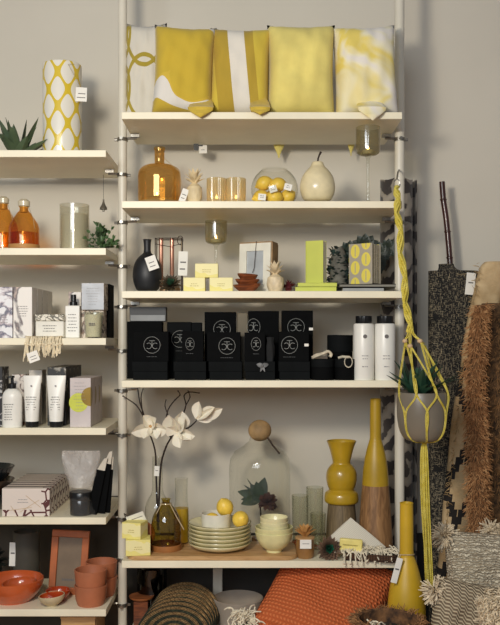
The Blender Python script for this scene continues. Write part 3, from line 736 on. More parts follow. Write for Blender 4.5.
G().lathe(solid(sprof([(9,202),(14,199.5),(17.2,192),(17.5,185),(15.5,177),(11,170.5),(7.2,166.5),(6,163.8),(5,162.2),(2,162.6),(0,163.6)], Y, z)), 48).build('pear_body', m_cream, t)
hz = PZ(164,Y)-z
G().tube([(0,0,hz-.002),(.002,0,hz+.018),(.006,0,hz+.03),(.012,0,hz+.042)], [.0035,.003,.003,.0045], 8).build('stem', m_stem, t)
n = NT('dimpled_smoke_glass'); t_ = n.t; t_.nodes.remove(n.b)
def goblet(px, Y, zb, cup_top, cup_bot, hw, label, tint, edge, stemmat):
    t = T('candle_goblet', label, 'candle holder', (PX(px,Y), Y, zb), group='stemmed glass candle goblets')
    zt = PZ(cup_top,Y)-zb; zc = PZ(cup_bot,Y)-zb; r = hw*S(Y)
    G().lathe([(0,.0),(.034,0),(.034,.002),(.012,.005),(.0058,.012),(.0048,zc*.5),(.0055,zc-.025),(.006,zc-.012),(.012,zc-.003)], 28).build('stem', stemmat, t)
    mg = glass('dimpled_cup_glass', tint, edge, .10, .12, milky=.25, milk=(186,176,140))
    G().lathe([(0,zc-.003),(.012,zc-.003),(r*.7,zc),(r*.92,zc+.006),(r*.97,zc+.012),(r,zc+.02),(r,zt)], 60, ripple=lambda a, q: .03*math.sin(15*a)*math.sin(q*520)).build('cup', mg, t)
    tealight(t, (0,0,zc+.002))
    return t
goblet(368, .06, z, 127.5, 155, 12, 'tall smoky goblet with a lit tealight at the right of second shelf', (206,202,172), (140,136,104), m_clear)
o = T('shelf_label_clip', 'small white label holder hanging below the back of top shelf', 'tag', (PX(203,.35), .35, PZ(150,.35)))
hz = SH['M1']-TH-PZ(150,.35)
G().box((0,0,hz*.5-.01), (.030,.002,.030)).build('card', m_card, o); G().box((-.026,0,hz-.014), (.018,.004,.024)).box((-.0105,0,hz-.008),(.02,.003,.006)).build('clip', m_blackpl, o); textlines(o, (0,-.0014,hz*.5-.012), .02, 1, .01)

# ================================================================ third shelf
z = SH['M3']
Y = .1; t = T('black_round_vase', 'matt black round bottle vase with a white price tag', 'vase', (PX(147.3,Y), Y, z))
G().lathe(solid(sprof([(8,291.5),(11.5,288.5),(14.2,280),(14.4,272),(12.5,263),(8.5,257),(4.5,253.5),(3.6,251),(3.5,246),(3.9,240.5),(4.6,239.5)], Y, z)), 40).build('vase_body', M((26,27,30), .5, .1, 30, .06, name='matt_black_ceramic'), t)
G().tube([(-.012,-.004,.128),(.0,-.014,.122),(.012,-.004,.128)], .0012, 5).build('tag_string', m_string, t)
price_tag(t, (PX(152,.045)-PX(147.3,Y), -.056, PZ(263,.045)-z), .036, .048, (-.1,-.35,0), 2)
Y = .17; t = T('copper_tube_rack', 'dark wire rack with two copper tubes and a price tag', 'vase rack', (PX(170,Y), Y, z))
x0, x1 = PX(156,Y)-PX(170,Y), PX(182,Y)-PX(170,Y); zt = PZ(239,Y)-z
g = G()
for yy in (-.025,.025):
    for xx in (x0, x1): g.tube([(xx,yy,0),(xx,yy,zt)], .0018, 6)
    g.tube([(x0,yy,zt),(x1,yy,zt)], .0018, 6); g.tube([(x0,yy,.002),(x1,yy,.002)], .0018, 6)
for xx in (x0,x1): g.tube([(xx,-.025,zt),(xx,.025,zt)], .0018, 6); g.tube([(xx,-.025,.002),(xx,.025,.002)], .0018, 6)
g.tube([(x0,-.025,zt-.02),(0,-.03,zt-.03),(x1,-.025,zt-.02)], .0012, 5)
g.build('wire_frame', M((58,46,40), .4, .1, metal=.7, name='dark_wire'), t)
g = G()
for k in range(10): a = k*.7; g.tube([(x1-.004+.01*math.cos(a), -.028+.004*math.sin(k), zt-.008+.016*math.sin(a)), (x1-.004+.01*math.cos(a+.7), -.028+.004*math.sin(k+1), zt-.008+.016*math.sin(a+.7))], .0014, 5)
g.build('cord_bow', m_stem, t)
for xx in (PX(160,Y)-PX(170,Y)+.004, PX(172,Y)-PX(170,Y)):
    G().lathe([(0,.022),(.004,.023),(.0075,.032),(.0075,zt+.003),(.0068,zt+.003),(.0068,.035),(0,.03)], 20, Matrix.Translation((xx,0,0))).build('copper_tube', M((190,140,118), .3, .08, metal=.6, name='copper'), t)
G().box((0,0,.012), (.07,.03,.018)).build('wooden_foot', m_oak, t, bevel=.002)
price_tag(t, (PX(182.5,.1)-PX(170,Y), -.052, PZ(263,.1)-z), .032, .084, (0,.03,0), 2)
G().tube([(x1,-.027,zt-.01),(x1+.002,-.045,PZ(250,.1)-z)], .0008, 5).build('tag_string', m_string, t)
def succulent(name, label, c, r, h, outer, inner, tilt=0, N=70, core=.42):
    t = T(name, label, 'succulent', c)
    g = G(); gi = G(); tm = Matrix.Rotation(tilt, 3, 'X')
    for i in range(N):
        q = i/N; a = i*2.39996; e = 1.45-1.5*q
        d = tm @ Vector((math.cos(a)*math.cos(e), math.sin(a)*math.cos(e), math.sin(e)))
        L = r*(.45+.55*q); (gi if q < core else g).leaf(tm @ Vector((0,0,0)) + Vector((0,0,h*.5))+d*.002, d, tm @ Vector((0,0,1)), L, r*.30, -.35, .3, .0014, 4, lambda s: math.sin(pi*min(1,.15+.85*s))**.6 if s < 1 else 0)
    g.ball((0,0,h*.45), h*.24, 12, 8)
    g.tube([(0,0,0),(0,0,h*.4)], h*.18, 8)
    g.build('outer_leaves', outer, t); gi.build('heart_leaves', inner, t, label='green heart leaves')
    return t
m_so = M((74,62,44), .6, .2, 30, .2, name='brown_leaf'); m_si = M((54,92,66), .5, .15, 30, name='green_heart_leaf')
succulent('succulent', 'brown and green succulent rosette between black vase and yellow boxes', (PX(170.5,.055), .055, z), .043, .044, m_so, m_si, 1.0)
n = NT('pale_yellow_soap_print'); X3 = n.xyz()
m_soap = n.done(n.mix(n.ma('MULTIPLY', n.ma('GREATER_THAN', n.wave(5, None, 3, d='Z', detail=2, dscale=3), .62), .7), (234,222,132), (240,232,182)), .55)
def soap_box(label, x0, x1, ytop, ybot_z, Y, rz=0, dep=.05, group='small yellow boxes in the pyramid', ww=None):
    w = (x1-x0)*S(Y) if not ww else ww; H = PZ(ytop,Y)-ybot_z
    t = T('yellow_box', label, 'box', (PX((x0+x1)/2,Y), Y+dep/2, ybot_z), rz, group)
    G().box((0,0,H/2), (w,dep,H)).build('carton', m_soap, t, bevel=.0012)
    textlines(t, (0,-dep/2-.0005,H*.55), w*.4, 2, .007, M((168,150,70), .6, name='ochre_print'), .0016)
    return ybot_z+H
h1 = soap_box('small yellow box, bottom left of the pyramid of three', 183.4, 205, 277.5, z, .03)
soap_box('small yellow box, bottom right of the pyramid of three', 209.5, 232.8, 277.5, z, .03)
soap_box('small yellow box on top of the pyramid of three', 195, 218, 263.5, h1, .03)
goblet(216, .24, z, 221, 243.5, 11, 'silvery dimpled goblet with lit tealight behind the yellow boxes', (222,218,192), (160,154,124), m_clear)
Y = .12; t = T('shadow_frame', 'white box picture frame with wooden sides leaning behind the pineapple', 'frame', (PX(254.5,Y), Y, z), rot=(-.05,0,-.42))
w, H = .118, PZ(243,Y)-z; b = .027
g = G().box((0,0,b/2),(w,.008,b)).box((0,0,H-b/2),(w,.008,b)).box((-w/2+b/2,0,H/2),(b,.008,H-2*b)).box((w/2-b/2,0,H/2),(b,.008,H-2*b)); g.build('white_mount', m_whitec, t, label='white front border')
G().box((0,.003,H/2),(w-2*b+.002,.002,H-2*b+.002)).build('glass_pane', M((176,180,182), .15, .05, name='grey_picture'), t, label='grey picture area')
G().box((0,.030,H+.003),(w+.004,.052,.006)).box((-w/2-.001,.030,H/2),(.006,.052,H)).box((w/2+.001,.030,H/2),(.006,.052,H)).box((0,.030,.003),(w+.004,.052,.006)).box((0,.054,H/2),(w,.004,H)).build('wooden_sides', M((150,120,84), .6, .1, 20, name='plain_wood'), t, label='brown wooden sides')
G().tube([(.004,-.003,H+.006),(.006,-.007,H+.004),(.0,-.008,H*.5),(-.006,-.008,.07)], .0011, 5).build('tag_cord', m_stem, t)
# wooden leaf bowls
for i in range(3):
    r = .047-.005*i; zb = z+.017*i
    tag(G().lathe(vessel([(r*.55,0),(r*.6,.003),(r*.9,.016),(r,.024)], .003), 36, sx=1, sy=.62, ripple=lambda a, q: .04*math.cos(3*a+1)).build('wooden_dish', m_dkwood, loc=(PX(247,.035), .035, zb), rot=(0,.05*(i-1),.2*i)),
        ['lowest reddish brown wooden dish of the little stack','middle reddish brown wooden dish of the little stack','uppermost reddish brown wooden dish of the little stack'][i], 'dish', 'stacked wooden dishes')
pineapple('pineapple_figurine', 'small cream pineapple figurine before the white frame', 275.3, .04, z, 262, 273.5, 8.4, M((214,196,162), .5, .08, 40, .2, name='biscuit_ceramic'))
Y = .07; g = G()
for i in range(26):
    a = R.uniform(0,2*pi); e = R.uniform(.1,1.5); d = Vector((math.cos(a)*math.cos(e), math.sin(a)*math.cos(e), math.sin(e)))
    g.leaf(Vector((0,0,.014))+d*.006, d, (R.uniform(-1,1),0,1), .024, .014, .6, .3, .0008, 4)
g.ball((0,0,.012), .012, 12, 8)
tag(g.build('dried_flower', M((92,26,30), .7, .2, 30, name='dark_red_petal'), loc=(PX(288.5,Y), Y, z)), 'small dark red dried flower right of the pineapple', 'flower')
# books
m_lg = M((192,198,80), .5, .04, 6, .03, name='lime_book_cloth'); m_page = M((222,218,204), .8, .06, 200, .1, name='page_edges')
def book(label, c, w, h, d, mat, rot, name='book', flat=False, page=None, group=None):
    """w across the spine direction, stands with thickness d along local x when upright"""
    t = T(name, label, 'book', c, rot=rot, group=group)
    if flat:
        G().box((0,0,h/2),(w-.004,d-.004,h-.004)).build('pages', page or m_page, t)
        G().box((0,0,.001),(w,d,.002)).box((0,0,h-.001),(w,d,.002)).box((0,-d/2+.001,h/2),(w,.002,h)).build('cover', mat, t)
    else:
        G().box((0,0,h/2),(w-.004,d-.006,h-.005)).build('pages', page or m_page, t)
        G().box((-w/2+.001,0,h/2),(.002,d,h)).box((w/2-.001,0,h/2),(.002,d,h)).box((0,-d/2+.001,h/2),(w,.002,h)).build('cover', mat, t)
    return t
zz = z
for i, (x0, x1, h) in enumerate(((295.5,336.5,.017),(298,337,.013))):
    Y = .03; w = (x1-x0)*S(Y)
    book(['lime green book lying flat, bottom one under the standing lime book','lime green book lying flat on another, under the standing lime book'][i], (PX((x0+x1)/2,Y), Y+.07, zz), w, h, .13, m_lg, (0,0,0), flat=True, group='lime green books'); zz += h
Y = .05; H = PZ(240,Y)-zz
t = T('book', 'lime green book standing upright with pages to the right', 'book', (PX(317,Y), Y+.035, zz), group='lime green books', rz=-.42)
w = .062; 
G().box((0,0,H/2),(w-.001,.030,H-.005)).build('pages', m_page, t)
G().box((0,-.016,H/2),(w,.002,H)).box((0,.016,H/2),(w,.002,H)).box((-w/2,0,H/2),(.003,.034,H)).build('cover', m_lg, t)
m_grbook = M((122,118,108), .6, .08, 8, name='grey_book_cover')
Y = .035; zz = z
for i, (x0, x1, h, mm) in enumerate(((343,384,.014,M((150,152,152), .6, .05, 10, name='light_grey_cover')),(340,396,.011,m_grbook))):
    w = (x1-x0)*S(Y); book(['pale grey book lying flat under a darker one','dark grey book lying flat beneath the yellow leaf book'][i], (PX((x0+x1)/2,Y), Y+.08, zz), w, h, .15, mm, (0,0,0), flat=True, group='grey books lying flat'); zz += h+.001
n = NT('yellow_leaf_cover'); X3 = n.xyz()
px_ = n.ma('SUBTRACT', n.ma('FRACT', n.ma('MULTIPLY', X3[0], 1/.041)), .5)
col_ = n.ma('FLOOR', n.ma('MULTIPLY', X3[0], 1/.041)); pz_ = n.ma('SUBTRACT', n.ma('FRACT', n.ma('ADD', n.ma('MULTIPLY', X3[2], 1/.056), n.ma('MULTIPLY', col_, .5))), .5)
dd = n.ma('SQRT', n.ma('ADD', n.ma('POWER', n.ma('ABSOLUTE', px_), 2), n.ma('POWER', n.ma('ABSOLUTE', pz_), 2)))
el = n.ma('LESS_THAN', dd, .42); cut = n.ma('MULTIPLY', n.ma('LESS_THAN', n.ma('ABSOLUTE', px_), .04), n.ma('LESS_THAN', dd, .3))
m_leafbook = n.done(n.mix(n.ma('SUBTRACT', el, cut), (164,156,138), (220,204,84)), .55)
Y = .045; H = PZ(243,Y)-zz
t = T('leaf_patterned_book', 'thick upright book with yellow leaf ovals on a grey cover', 'book', (PX(366,Y), Y+.04, zz), -.62)
G().box((0,.004,H/2),(.088-.004,.056,H-.006)).build('pages', M((206,198,176), .8, .1, 200, name='aged_page_edges'), t)
G().box((0,-.026,H/2),(.088,.004,H)).box((0,.034,H/2),(.088,.004,H)).box((-.044,.004,H/2),(.004,.06,H)).build('cover', m_leafbook, t)
g = G()
for q in range(4): g.box((.0425,-.016+.013*q,H/2),(.0015,.003,H-.008))
g.build('page_gaps', M((120,108,80), .8, name='ochre_gap'), t)
# dark patterned pouch / foliage behind the books
Y = .13; g = G()
for i in range(150):
    q = R.random(); zz_ = .012+.15*q; a = R.uniform(0,2*pi); rad = .045*(1-.35*q)
    p = Vector((math.cos(a)*rad*.9, math.sin(a)*rad*.7, zz_)); d = Vector((math.cos(a)*.6+R.uniform(-.5,.5), math.sin(a)*.6-.2, R.uniform(-.5,.9)))
    g.leaf(p*0.8 + Vector((0,0,zz_*.2)), d, (0,R.uniform(-1,1),1), .024, .014, .4, .25, .0008, 4)
t = T('bushy_plant', 'dark small-leaved green plant between the lime and leaf patterned books', 'plant', (PX(339,Y), Y, z))
g.build('foliage', M((36,50,46), .55, .3, 40, name='blackish_green_leaf'), t)
G().lathe(solid([(.03,.0),(.034,.03),(.03,.12),(.015,.16)]), 16).build('stem_core', M((88,86,78), .8, .2, 40, name='dry_moss'), t)
Y = .255; g = G()
for i, (dx, dz, s_) in enumerate(((-.055,.15,.05),(0,.17,.055),(.05,.15,.045),(.085,.17,.036),(-.02,.12,.04),(.04,.11,.04))):
    for k in range(12):
        a = 2*pi*k/12; g.leaf((dx,0,dz), (math.cos(a)*.8, -.45, math.sin(a)*.75), (0,-1,0), s_, s_*.75, .7, .3, .001, 5)
t = T('broad_leaf_plant', 'broad-leaved dark green plant behind the leaf patterned book', 'plant', (PX(365,Y), Y, z))
g.build('foliage', M((34,44,34), .5, .2, 20, name='deep_green_leaf'), t)
g = G()
for dx in (-.05,0,.05): g.tube([(0,0,.06),(dx*.6,0,.1),(dx,0,.15)], .003, 6)
g.build('stems', m_stem, t); G().lathe(vessel([(.035,0),(.045,.065)], .004), 28).build('pot', M((44,46,42), .6, name='dark_pot'), t)
# ================================================================ fourth shelf: black boxes
z = SH['M4']
def bbox(label, x0, x1, ytop, ybot, Yf, dep, lg=None, mat=None, group='black boxes with round emblem', rz=0, seam=False):
    """front face between pixel columns x0..x1, rows ytop..ybot"""
    zb = max(z, PZ(ybot, Yf)) if isinstance(ybot, (int,float)) and ybot < 379 else z
    if isinstance(ybot, str): zb = float(ybot)
    w = (x1-x0)*S(Yf); H = PZ(ytop,Yf)-zb
    o = T('black_box', label, 'box', (PX((x0+x1)/2,Yf), Yf+dep/2, zb), rz, group)
    G().box((0,0,H/2), (w,dep,H)).build('carton', mat or m_black, o, bevel=.0012)
    if lg:
        logo(o, ((lg[0]-(x0+x1)/2)*S(Yf), -dep/2-.0006, PZ(lg[1],Yf)-zb), lg[2]*S(Yf), lg[3] if len(lg) > 3 else 1)
        if len(lg) < 5: textlines(o, ((lg[0]-(x0+x1)/2)*S(Yf), -dep/2-.0004, PZ(lg[1]+lg[2]+3.5,Yf)-zb), w*.45, 1, .005, M((84,86,86), .6, name='dim_print'), .0012)
    return zb+H
def two(x0, x1, nm, Yf=.03, dep=.085):
    h = bbox('lower flat black box of the pair '+nm, x0, x1, 371.5, 381, Yf, dep, mat=m_black2, group='flat black boxes in pairs')
    return bbox('upper flat black box of the pair '+nm, x0-1, x1, 361.5, str(h+.0003), Yf, dep, mat=m_black2, group='flat black boxes in pairs')
h = two(133, 167.5, 'nearest the left pole')
bbox('square emblem box standing on the flat pair nearest the left pole', 133.5, 168.5, 331.5, str(h), .035, .07, (152,345,8.2))
h = two(174.5, 206, 'second from the left pole')
bbox('narrow emblem box on the second flat pair from the left pole', 182, 203.5, 331, str(h), .035, .06, (190,344,6,.7))
h = two(209.5, 242, 'in the middle of the shelf')
bbox('square emblem box on the middle flat pair', 207, 240.5, 332, str(h), .035, .07, (227,346,8.2))
h = two(245.5, 275, 'right of the middle, behind the ribbon')
bbox('emblem box on the flat pair that has a small ribbon', 244.5, 265, 332.5, str(h), .035, .06, (256,344,6.4,.75))
h2 = h
h = two(279.5, 310, 'furthest right, beside the round canisters')
bbox('emblem box with white sticker on the furthest right flat pair', 279, 309, 331.5, str(h), .035, .07, (289.5,345,8.5,.95))
bbox('large plain black box at the left pole, behind the square emblem box', 127, 162, 321.5, 358, .13, .05, None)
bbox('flat black box with grey stripe on the large plain one', 129.5, 166, 307, str(PZ(321.5,.13)+.0004), .132, .045, None, M((24,26,28), .5, .1, name='black_lid_card'))
G_ = [o for o in bpy.data.objects if o.type == 'EMPTY' and o.get('label','').startswith('flat black box with grey')][0]
G().box((0,-.0232,.012),(.120,.001,.020)).build('grey_stripe', M((128,130,130), .5, name='grey_stripe'), G_, label='grey stripe along the bottom')
# these stand on a support: lower boxes at the back
def tall(label, x0, x1, ytop, lg=None, mat=None, Yf=.13, dep=.06): return bbox(label, x0, x1, ytop, 381, Yf, dep, lg, mat)
for o in list(bpy.data.objects):
    if o.type == 'EMPTY' and o.get('label','').startswith('large plain black box'):
        ch = [c for c in bpy.data.objects if c.parent == o][0]; H0 = o.location.z-z
        o.location.z = z; me = ch.data; hh = max(v.co.z for v in me.vertices)
        for v in me.vertices:
            if v.co.z > hh*.5: v.co.z = hh+H0
tall('charcoal emblem box at the back, between first and second pairs', 167, 191, 322, (180,339,8.4), m_black2)
tall('plain dark box at the back, left of the tall middle box', 191.5, 201.5, 322.5, None, m_black2, .135, .05)
tall('tall emblem box at the back above the middle pair', 204.5, 236, 312, (222,329,8.4))
tall('tall emblem box at the back, right of the gilt side box', 248, 279, 311, (253.5,327,8.2,.8))
tall('tall emblem box at the back with white sticker, furthest right', 282, 313, 310.5, (296,327,8.4))
bbox('olive brown side of a box standing between two tall black boxes', 237, 247.5, 313, 381, .15, .06, None, M((92,80,54), .5, .12, 10, name='olive_gilt_card'), 'black boxes with round emblem')
def prop(name, label, cat, geo, mat, loc, rot=(0,0,0), group=None): return tag(geo.build(name, mat, loc=loc, rot=rot), label, cat, group)
for i, (px, py, Yf) in enumerate(((306.5,345,.034),(312,329,.129),(243,329,.129),(187,361,.034))):
    pass
for lab0, xs, ys, Yf in (('emblem box with white sticker on the furthest', 306.5, 345, .035), ('tall emblem box at the back with white sticker', 311, 329, .13)):
    o = [q for q in bpy.data.objects if q.type == 'EMPTY' and q.get('label','').startswith(lab0)][0]
    dep = .035 if 'furthest right flat' in o['label'] else .03
    G().box((PX(xs,Yf)-o.location.x, -dep-.0006, PZ(ys,Yf)-o.location.z), (.014,.001,.009)).build('white_sticker', m_card, o, label='small white sticker')
# ribbon and dark cloth bag
g = G()
for s_ in (-1,1): g.leaf((0,0,0), (s_*1,-.1,.35), (0,-1,.2), .022, .016, .5, .3, .001, 5); g.leaf((0,0,0), (s_*.4,-.15,-1), (0,-1,0), .022, .008, -.1, .2, .001, 5)
g.ball((0,-.002,0), .0045, 10, 8)
prop('ribbon_bow', 'tiny grey ribbon bow on the front of the flat boxes', 'ribbon', g, M((96,96,96), .5, name='grey_ribbon'), (PX(262.5,.022), .022, PZ(366,.022)))
g = G(); 
g.lathe(solid([(.012,0),(.0145,.02),(.014,.05),(.0105,.068),(.0125,.082)]), 24, ripple=lambda a, q: .1*math.sin(5*a+30*q))
prop('drawstring_bag', 'slim black cloth bag standing on the flat boxes beside an emblem box', 'bag', g, M((24,25,26), .9, .15, 40, .3, name='black_cloth'), (PX(270.2,.055), .055, h2))
# canisters
def canister(label, px, Yc, hw, top, zb=None):
    r = hw*S(Yc); zb = z if zb is None else zb; H = PZ(top,Yc)-zb
    t = T('black_canister', label, 'canister', (PX(px,Yc), Yc, zb), group='black round canisters')
    G().lathe(solid([(r*.97,0),(r,.003),(r,H*.62)]), 36).build('canister_body', m_black, t)
    G().lathe(solid([(r*1.03,H*.62+.0006),(r*1.03,H-.002),(r*.99,H)]), 36).build('lid', m_black2, t)
    return zb+H
canister('rear black canister standing behind the other two', 340, .13, 12.5, 335)
h = canister('left front black canister under the cream cloth loops', 322.5, .05, 11.5, 359)
h3 = canister('right front black canister beside the white bottles', 344.8, .05, 10.2, 359)
g = G()
for k in range(5):
    y0 = -.016+.008*k; g.tube(smoothp([(-.034,y0,.004),(-.015,y0+.003,.012+.004*math.sin(k)),(.006,y0-.002,.016+.004*math.cos(k*2)),(.02,y0,.026),(.03,y0+.002,.016),(.026,y0,.007)], 4), .0048, 7)
prop('cream_cloth', 'twisted strip of cream cloth lying on left front black canister', 'cloth', g, M((206,194,170), .9, .08, 40, .3, name='cream_cloth'), (PX(322,.05), .05, h))
g = G(); g.tube([(-.026,0,.004),(-.012,-.006,.008),(.0,-.014,.007),(.01,-.020,.006)], .0045, 7)
g.tube([(.004+.013*math.cos(a), -.037, -.009+.018*math.sin(a)) for a in [2*pi*k/18 for k in range(19)]], .0018, 6, cap=False)
g.tube([(.01,-.020,.006),(.006,-.037,.008)], .003, 6)
prop('cord_loop', 'cream cord with a loop hanging over right front black canister', 'cord', g, M((200,190,168), .9, .08, 40, .3, name='cream_cord'), (PX(346,.05), .05, h3))
for px, lab in ((363.7,'white cylindrical bottle with black ribbed cap, next to the canisters'),(385,'white cylindrical bottle with black ribbed cap, nearest the right pole')):
    Y = .045; t = T('white_bottle', lab, 'bottle', (PX(px,Y), Y, z), group='white cylindrical bottles'); r = 10.3*S(Y); zc = PZ(323.5,Y)-z; zt = PZ(316,Y)-z
    G().lathe(solid([(r*.96,0),(r,.003),(r,zc-.006),(r*.94,zc-.001),(r*.8,zc)]), 40).build('bottle_body', m_bottle, t)
    G().lathe(solid([(r*.76,zc+.0005),(r*.78,zc+.002),(r*.78,zt-.001),(r*.74,zt)]), 60, ripple=lambda a, q: .02*math.cos(20*a)).build('cap', m_blackpl, t)
    G().lathe([(0,0),(.0068,0),(.0068,.001),(0,.001)], 20, Matrix.Translation((0,-r-.0002,zc*.77)) @ Matrix.Rotation(pi/2,4,'X')).build('round_emblem', m_ink, t)
    textlines(t, (0,-r-.0003,zc*.43), .030, 2, .010, m_inkb, .0022); textlines(t, (0,-r-.0003,zc*.24), .022, 1, .006, m_inkb, .003)

# ================================================================ fifth shelf
z = SH['M5']
# board with rounded corners
def rrect(x0, x1, y0, y1, r, n=8):
    P = []
    for cx, cy, a0 in ((x1-r,y1-r,0),(x0+r,y1-r,pi/2),(x0+r,y0+r,pi),(x1-r,y0+r,3*pi/2)):
        P += [(cx+r*math.cos(a0+pi/2*k/n), cy+r*math.sin(a0+pi/2*k/n)) for k in range(n+1)]
    return P
def slab(P, z0, z1, g=None):
    g = g or G(); n_ = len(P); return g.add([(x,y,z0) for x,y in P]+[(x,y,z1) for x,y in P], [tuple(reversed(range(n_))), tuple(range(n_,2*n_))]+[(k,(k+1)%n_,n_+(k+1)%n_,n_+k) for k in range(n_)])
x0, x1 = PX(126,.02), PX(297,.06)
prop('serving_board', 'long honey coloured wooden board with rounded corners under the plates', 'board', slab(rrect(x0, x1, .004, .225, .045), 0, .014), m_oak, (0,0,z)).modifiers.new('b','BEVEL').width = .003
zb = z+.0142
h = soap_box('lower pale yellow soap box at the left end of the board', 124.5, 149, 540, zb, .01, .12, .075, 'pale yellow soap boxes at board end', .082)
soap_box('upper pale yellow soap box turned on the one below', 122.5, 145, 523, h+.0003, .02, -.3, .06, 'pale yellow soap boxes at board end', .068)
Y = .09; o = T('wooden_disc', 'orange brown wooden disc standing behind the soap boxes with a white tag', 'disc', (PX(141,Y+.02), Y+.02, zb))
r = .048
G().lathe(solid([(r,-.006),(r*1.02,0),(r,.006)]), 40, Matrix.Translation((0,.0,r*1.02)) @ Matrix.Rotation(pi/2-.1,4,'X')).build('disc', M((158,92,44), .5, .1, 12, name='orange_brown_wood'), o)
price_tag(o, (-.012,-.038,.112), .062, .036, (.35,-.35,0), 1); G().tube([(-.04,-.03,.118),(-.055,-.02,.125),(-.05,0,.1),(-.02,0,.085)], .002, 6).build('dark_loop', m_dkstr, o)
Y = .105; t = T('olive_glass_bottle', 'olive green glass jug in a round wooden base behind the soap boxes', 'bottle', (PX(166,Y), Y, zb))
zw = PZ(545,Y)-zb+.012; zw = .02
G().lathe(sprof([(13.5,549),(14.8,544),(14.9,533),(14.6,522),(12,512),(6.5,504.5),(4.2,502),(4.0,499),(5,497.5)], Y, zb+.004), 44).build('jug', m_olive, t)
G().lathe([(0,0),(15.4*S(Y),0),(15.8*S(Y),.004),(15.8*S(Y),zw),(15*S(Y),zw),(15*S(Y),.003),(0,.003)], 44).build('wooden_base', M((150,98,52), .5, .1, 12, name='turned_wood'), t)
g = G(); g.tube([(.018*math.cos(a), .018*math.sin(a), PZ(503.5,Y)-zb) for a in [2*pi*k/16 for k in range(17)]], .002, 6)
g.tube([(.014,-.012,PZ(503,Y)-zb),(.040,-.035,PZ(515,Y)-zb),(.066,-.045,PZ(527,Y)-zb)], .0018, 6); g.tube([(-.014,-.012,PZ(503,Y)-zb),(-.03,-.03,PZ(512,Y)-zb)], .0016, 6)
g.build('neck_cord', m_string, t)
# vase with magnolia
Y = .25; t = T('clear_bottle_vase', 'clear glass bottle vase holding magnolia branches, with a small tag', 'vase', (PX(157.5,Y), Y, z))
G().lathe(sprof([(11.5,540),(12.5,536),(12.5,515),(12,506),(9.5,499),(6.2,493),(5.4,486),(5.2,470),(5.2,458),(5.8,456.5)], Y, z), 40).build('bottle_body', m_clear, t)
price_tag(t, (.0,-.024,PZ(470,Y)-z), .018, .036, (0,.05,0), 1)
m_twig = M((48,36,30), .8, .15, 60, .3, name='dark_twig')
m_petal = NT('ivory_petal'); m_petal.b.inputs['Subsurface Weight'].default_value = .1; m_petal = m_petal.done(m_petal.ramp(m_petal.noise(12,3), [(.3,(234,224,200)),(.7,(242,236,220))]), .7)
def q(px, py, y): return Vector((PX(px,y), y, PZ(py,y)))
g = G()
for pts, r0, r1 in ((((158,530,.25),(157,500,.25),(156,470,.24),(155,450,.22),(149,432,.2),(143,416,.18),(136,405,.17),(126,398,.16),(123,396,.16)), .0042,.0018),
    (((149,432,.2),(145,418,.19),(140,403,.2),(138,390,.2),(137,388,.2)), .0032,.0016), (((143,416,.19),(141,398,.15),(143,389,.15)), .0025,.0014),
    (((158,530,.25),(159,500,.24),(161,465,.22),(166,447,.2),(171,438,.18),(176,430,.17),(182,417,.17)), .0042,.0024),
    (((171,438,.18),(166,425,.19),(168,410,.2),(175,400,.2),(180,395,.2),(178,391,.2)), .0032,.0016), (((182,417,.17),(186,405,.17),(184,396,.16),(189,392,.16),(199,393,.16)), .003,.0016),
    (((168,415,.2),(165,406,.21),(166,400,.21)), .0022,.0014), (((186,405,.17),(190,397,.18),(188,391,.18)), .0022,.0014),
    (((176,430,.17),(188,428,.15),(197,420,.14),(206,409,.13)), .003,.0018)):
    P = smoothp([tuple(q(*p)) for p in pts], 3); g.tube([(p[0]-0*0, p[1], p[2]) for p in P], [r0+(r1-r0)*i/(len(P)-1) for i in range(len(P))], 6)
    for p in P[3::3]: g.ball(p, r1*1.7, 6, 5)
br = T('magnolia_branches', 'dark magnolia twigs with big ivory flowers standing in the clear bottle vase', 'flower branch', (PX(157.5,Y), Y, z))
def world_child(g, name, mat, par, **k):
    o = g.build(name, mat, par, **k); o.matrix_parent_inverse = Matrix.Translation(par.location).inverted(); return o
world_child(g, 'twigs', m_twig, br)
def petals(c, lst, L, W, cup=.5):
    g = G()
    for i_, (d, l, w) in enumerate(lst):
        dd = Vector(d).normalized(); sg = 1 if i_ % 2 else -1; up = Vector((.55*sg*dd.z, -1, .15-.55*sg*dd.x))
        g.leaf(c+Vector((0,-.003*i_,0))*.6, dd, up, L*l*1.05, W*w*1.0, -cup*1.3, .5, .0009, 9, lambda s: (math.sin(pi*min(1,(.1+.9*s))**1.25)**.75) if s < 1 else .05)
    return g
c = q(151,427,.15)
world_child(petals(c, [((-1,-.1,-.12),1.05,1),((-.6,-.2,.65),.8,.9),((.25,-.2,.95),.55,.8),((1,-.15,.0),1.0,1.05),((.55,-.3,.5),.75,.9),((-.3,-.35,-.9),.75,.9),((.35,-.4,-.9),.8,1)], .068, .05, .5), 'flower', m_petal, br)
g = G().ball(c+Vector((0,-.008,.002)), .007, 12, 8); world_child(g, 'flower_centre', M((170,130,80), .7, name='ochre_stamen'), br)
c = q(177,432,.13)
world_child(petals(c, [((-.25,-.3,1),1.05,1.35),((.15,-.1,1.05),1.1,1.3),((.6,-.3,.75),.95,1.1),((.95,-.2,-.05),1.0,.9),((.8,-.3,-.5),.9,.8),((.45,-.4,-1),.85,.9),((-.7,-.2,.5),.6,.9)], .07, .052, .35), 'flower', m_petal, br)
c = q(197,419,.13)
world_child(petals(c, [((.25,-.1,1),.95,1.0),((1,-.15,.55),1.5,1.05),((.6,-.2,.3),1.25,.9),((.9,.1,.15),.9,.7)], .066, .045, .3), 'flower', m_petal, br)
Y = .2; t = T('oil_carafe', 'narrow clear carafe with yellow liquid behind the olive jug', 'carafe', (PX(181.3,Y), Y, z))
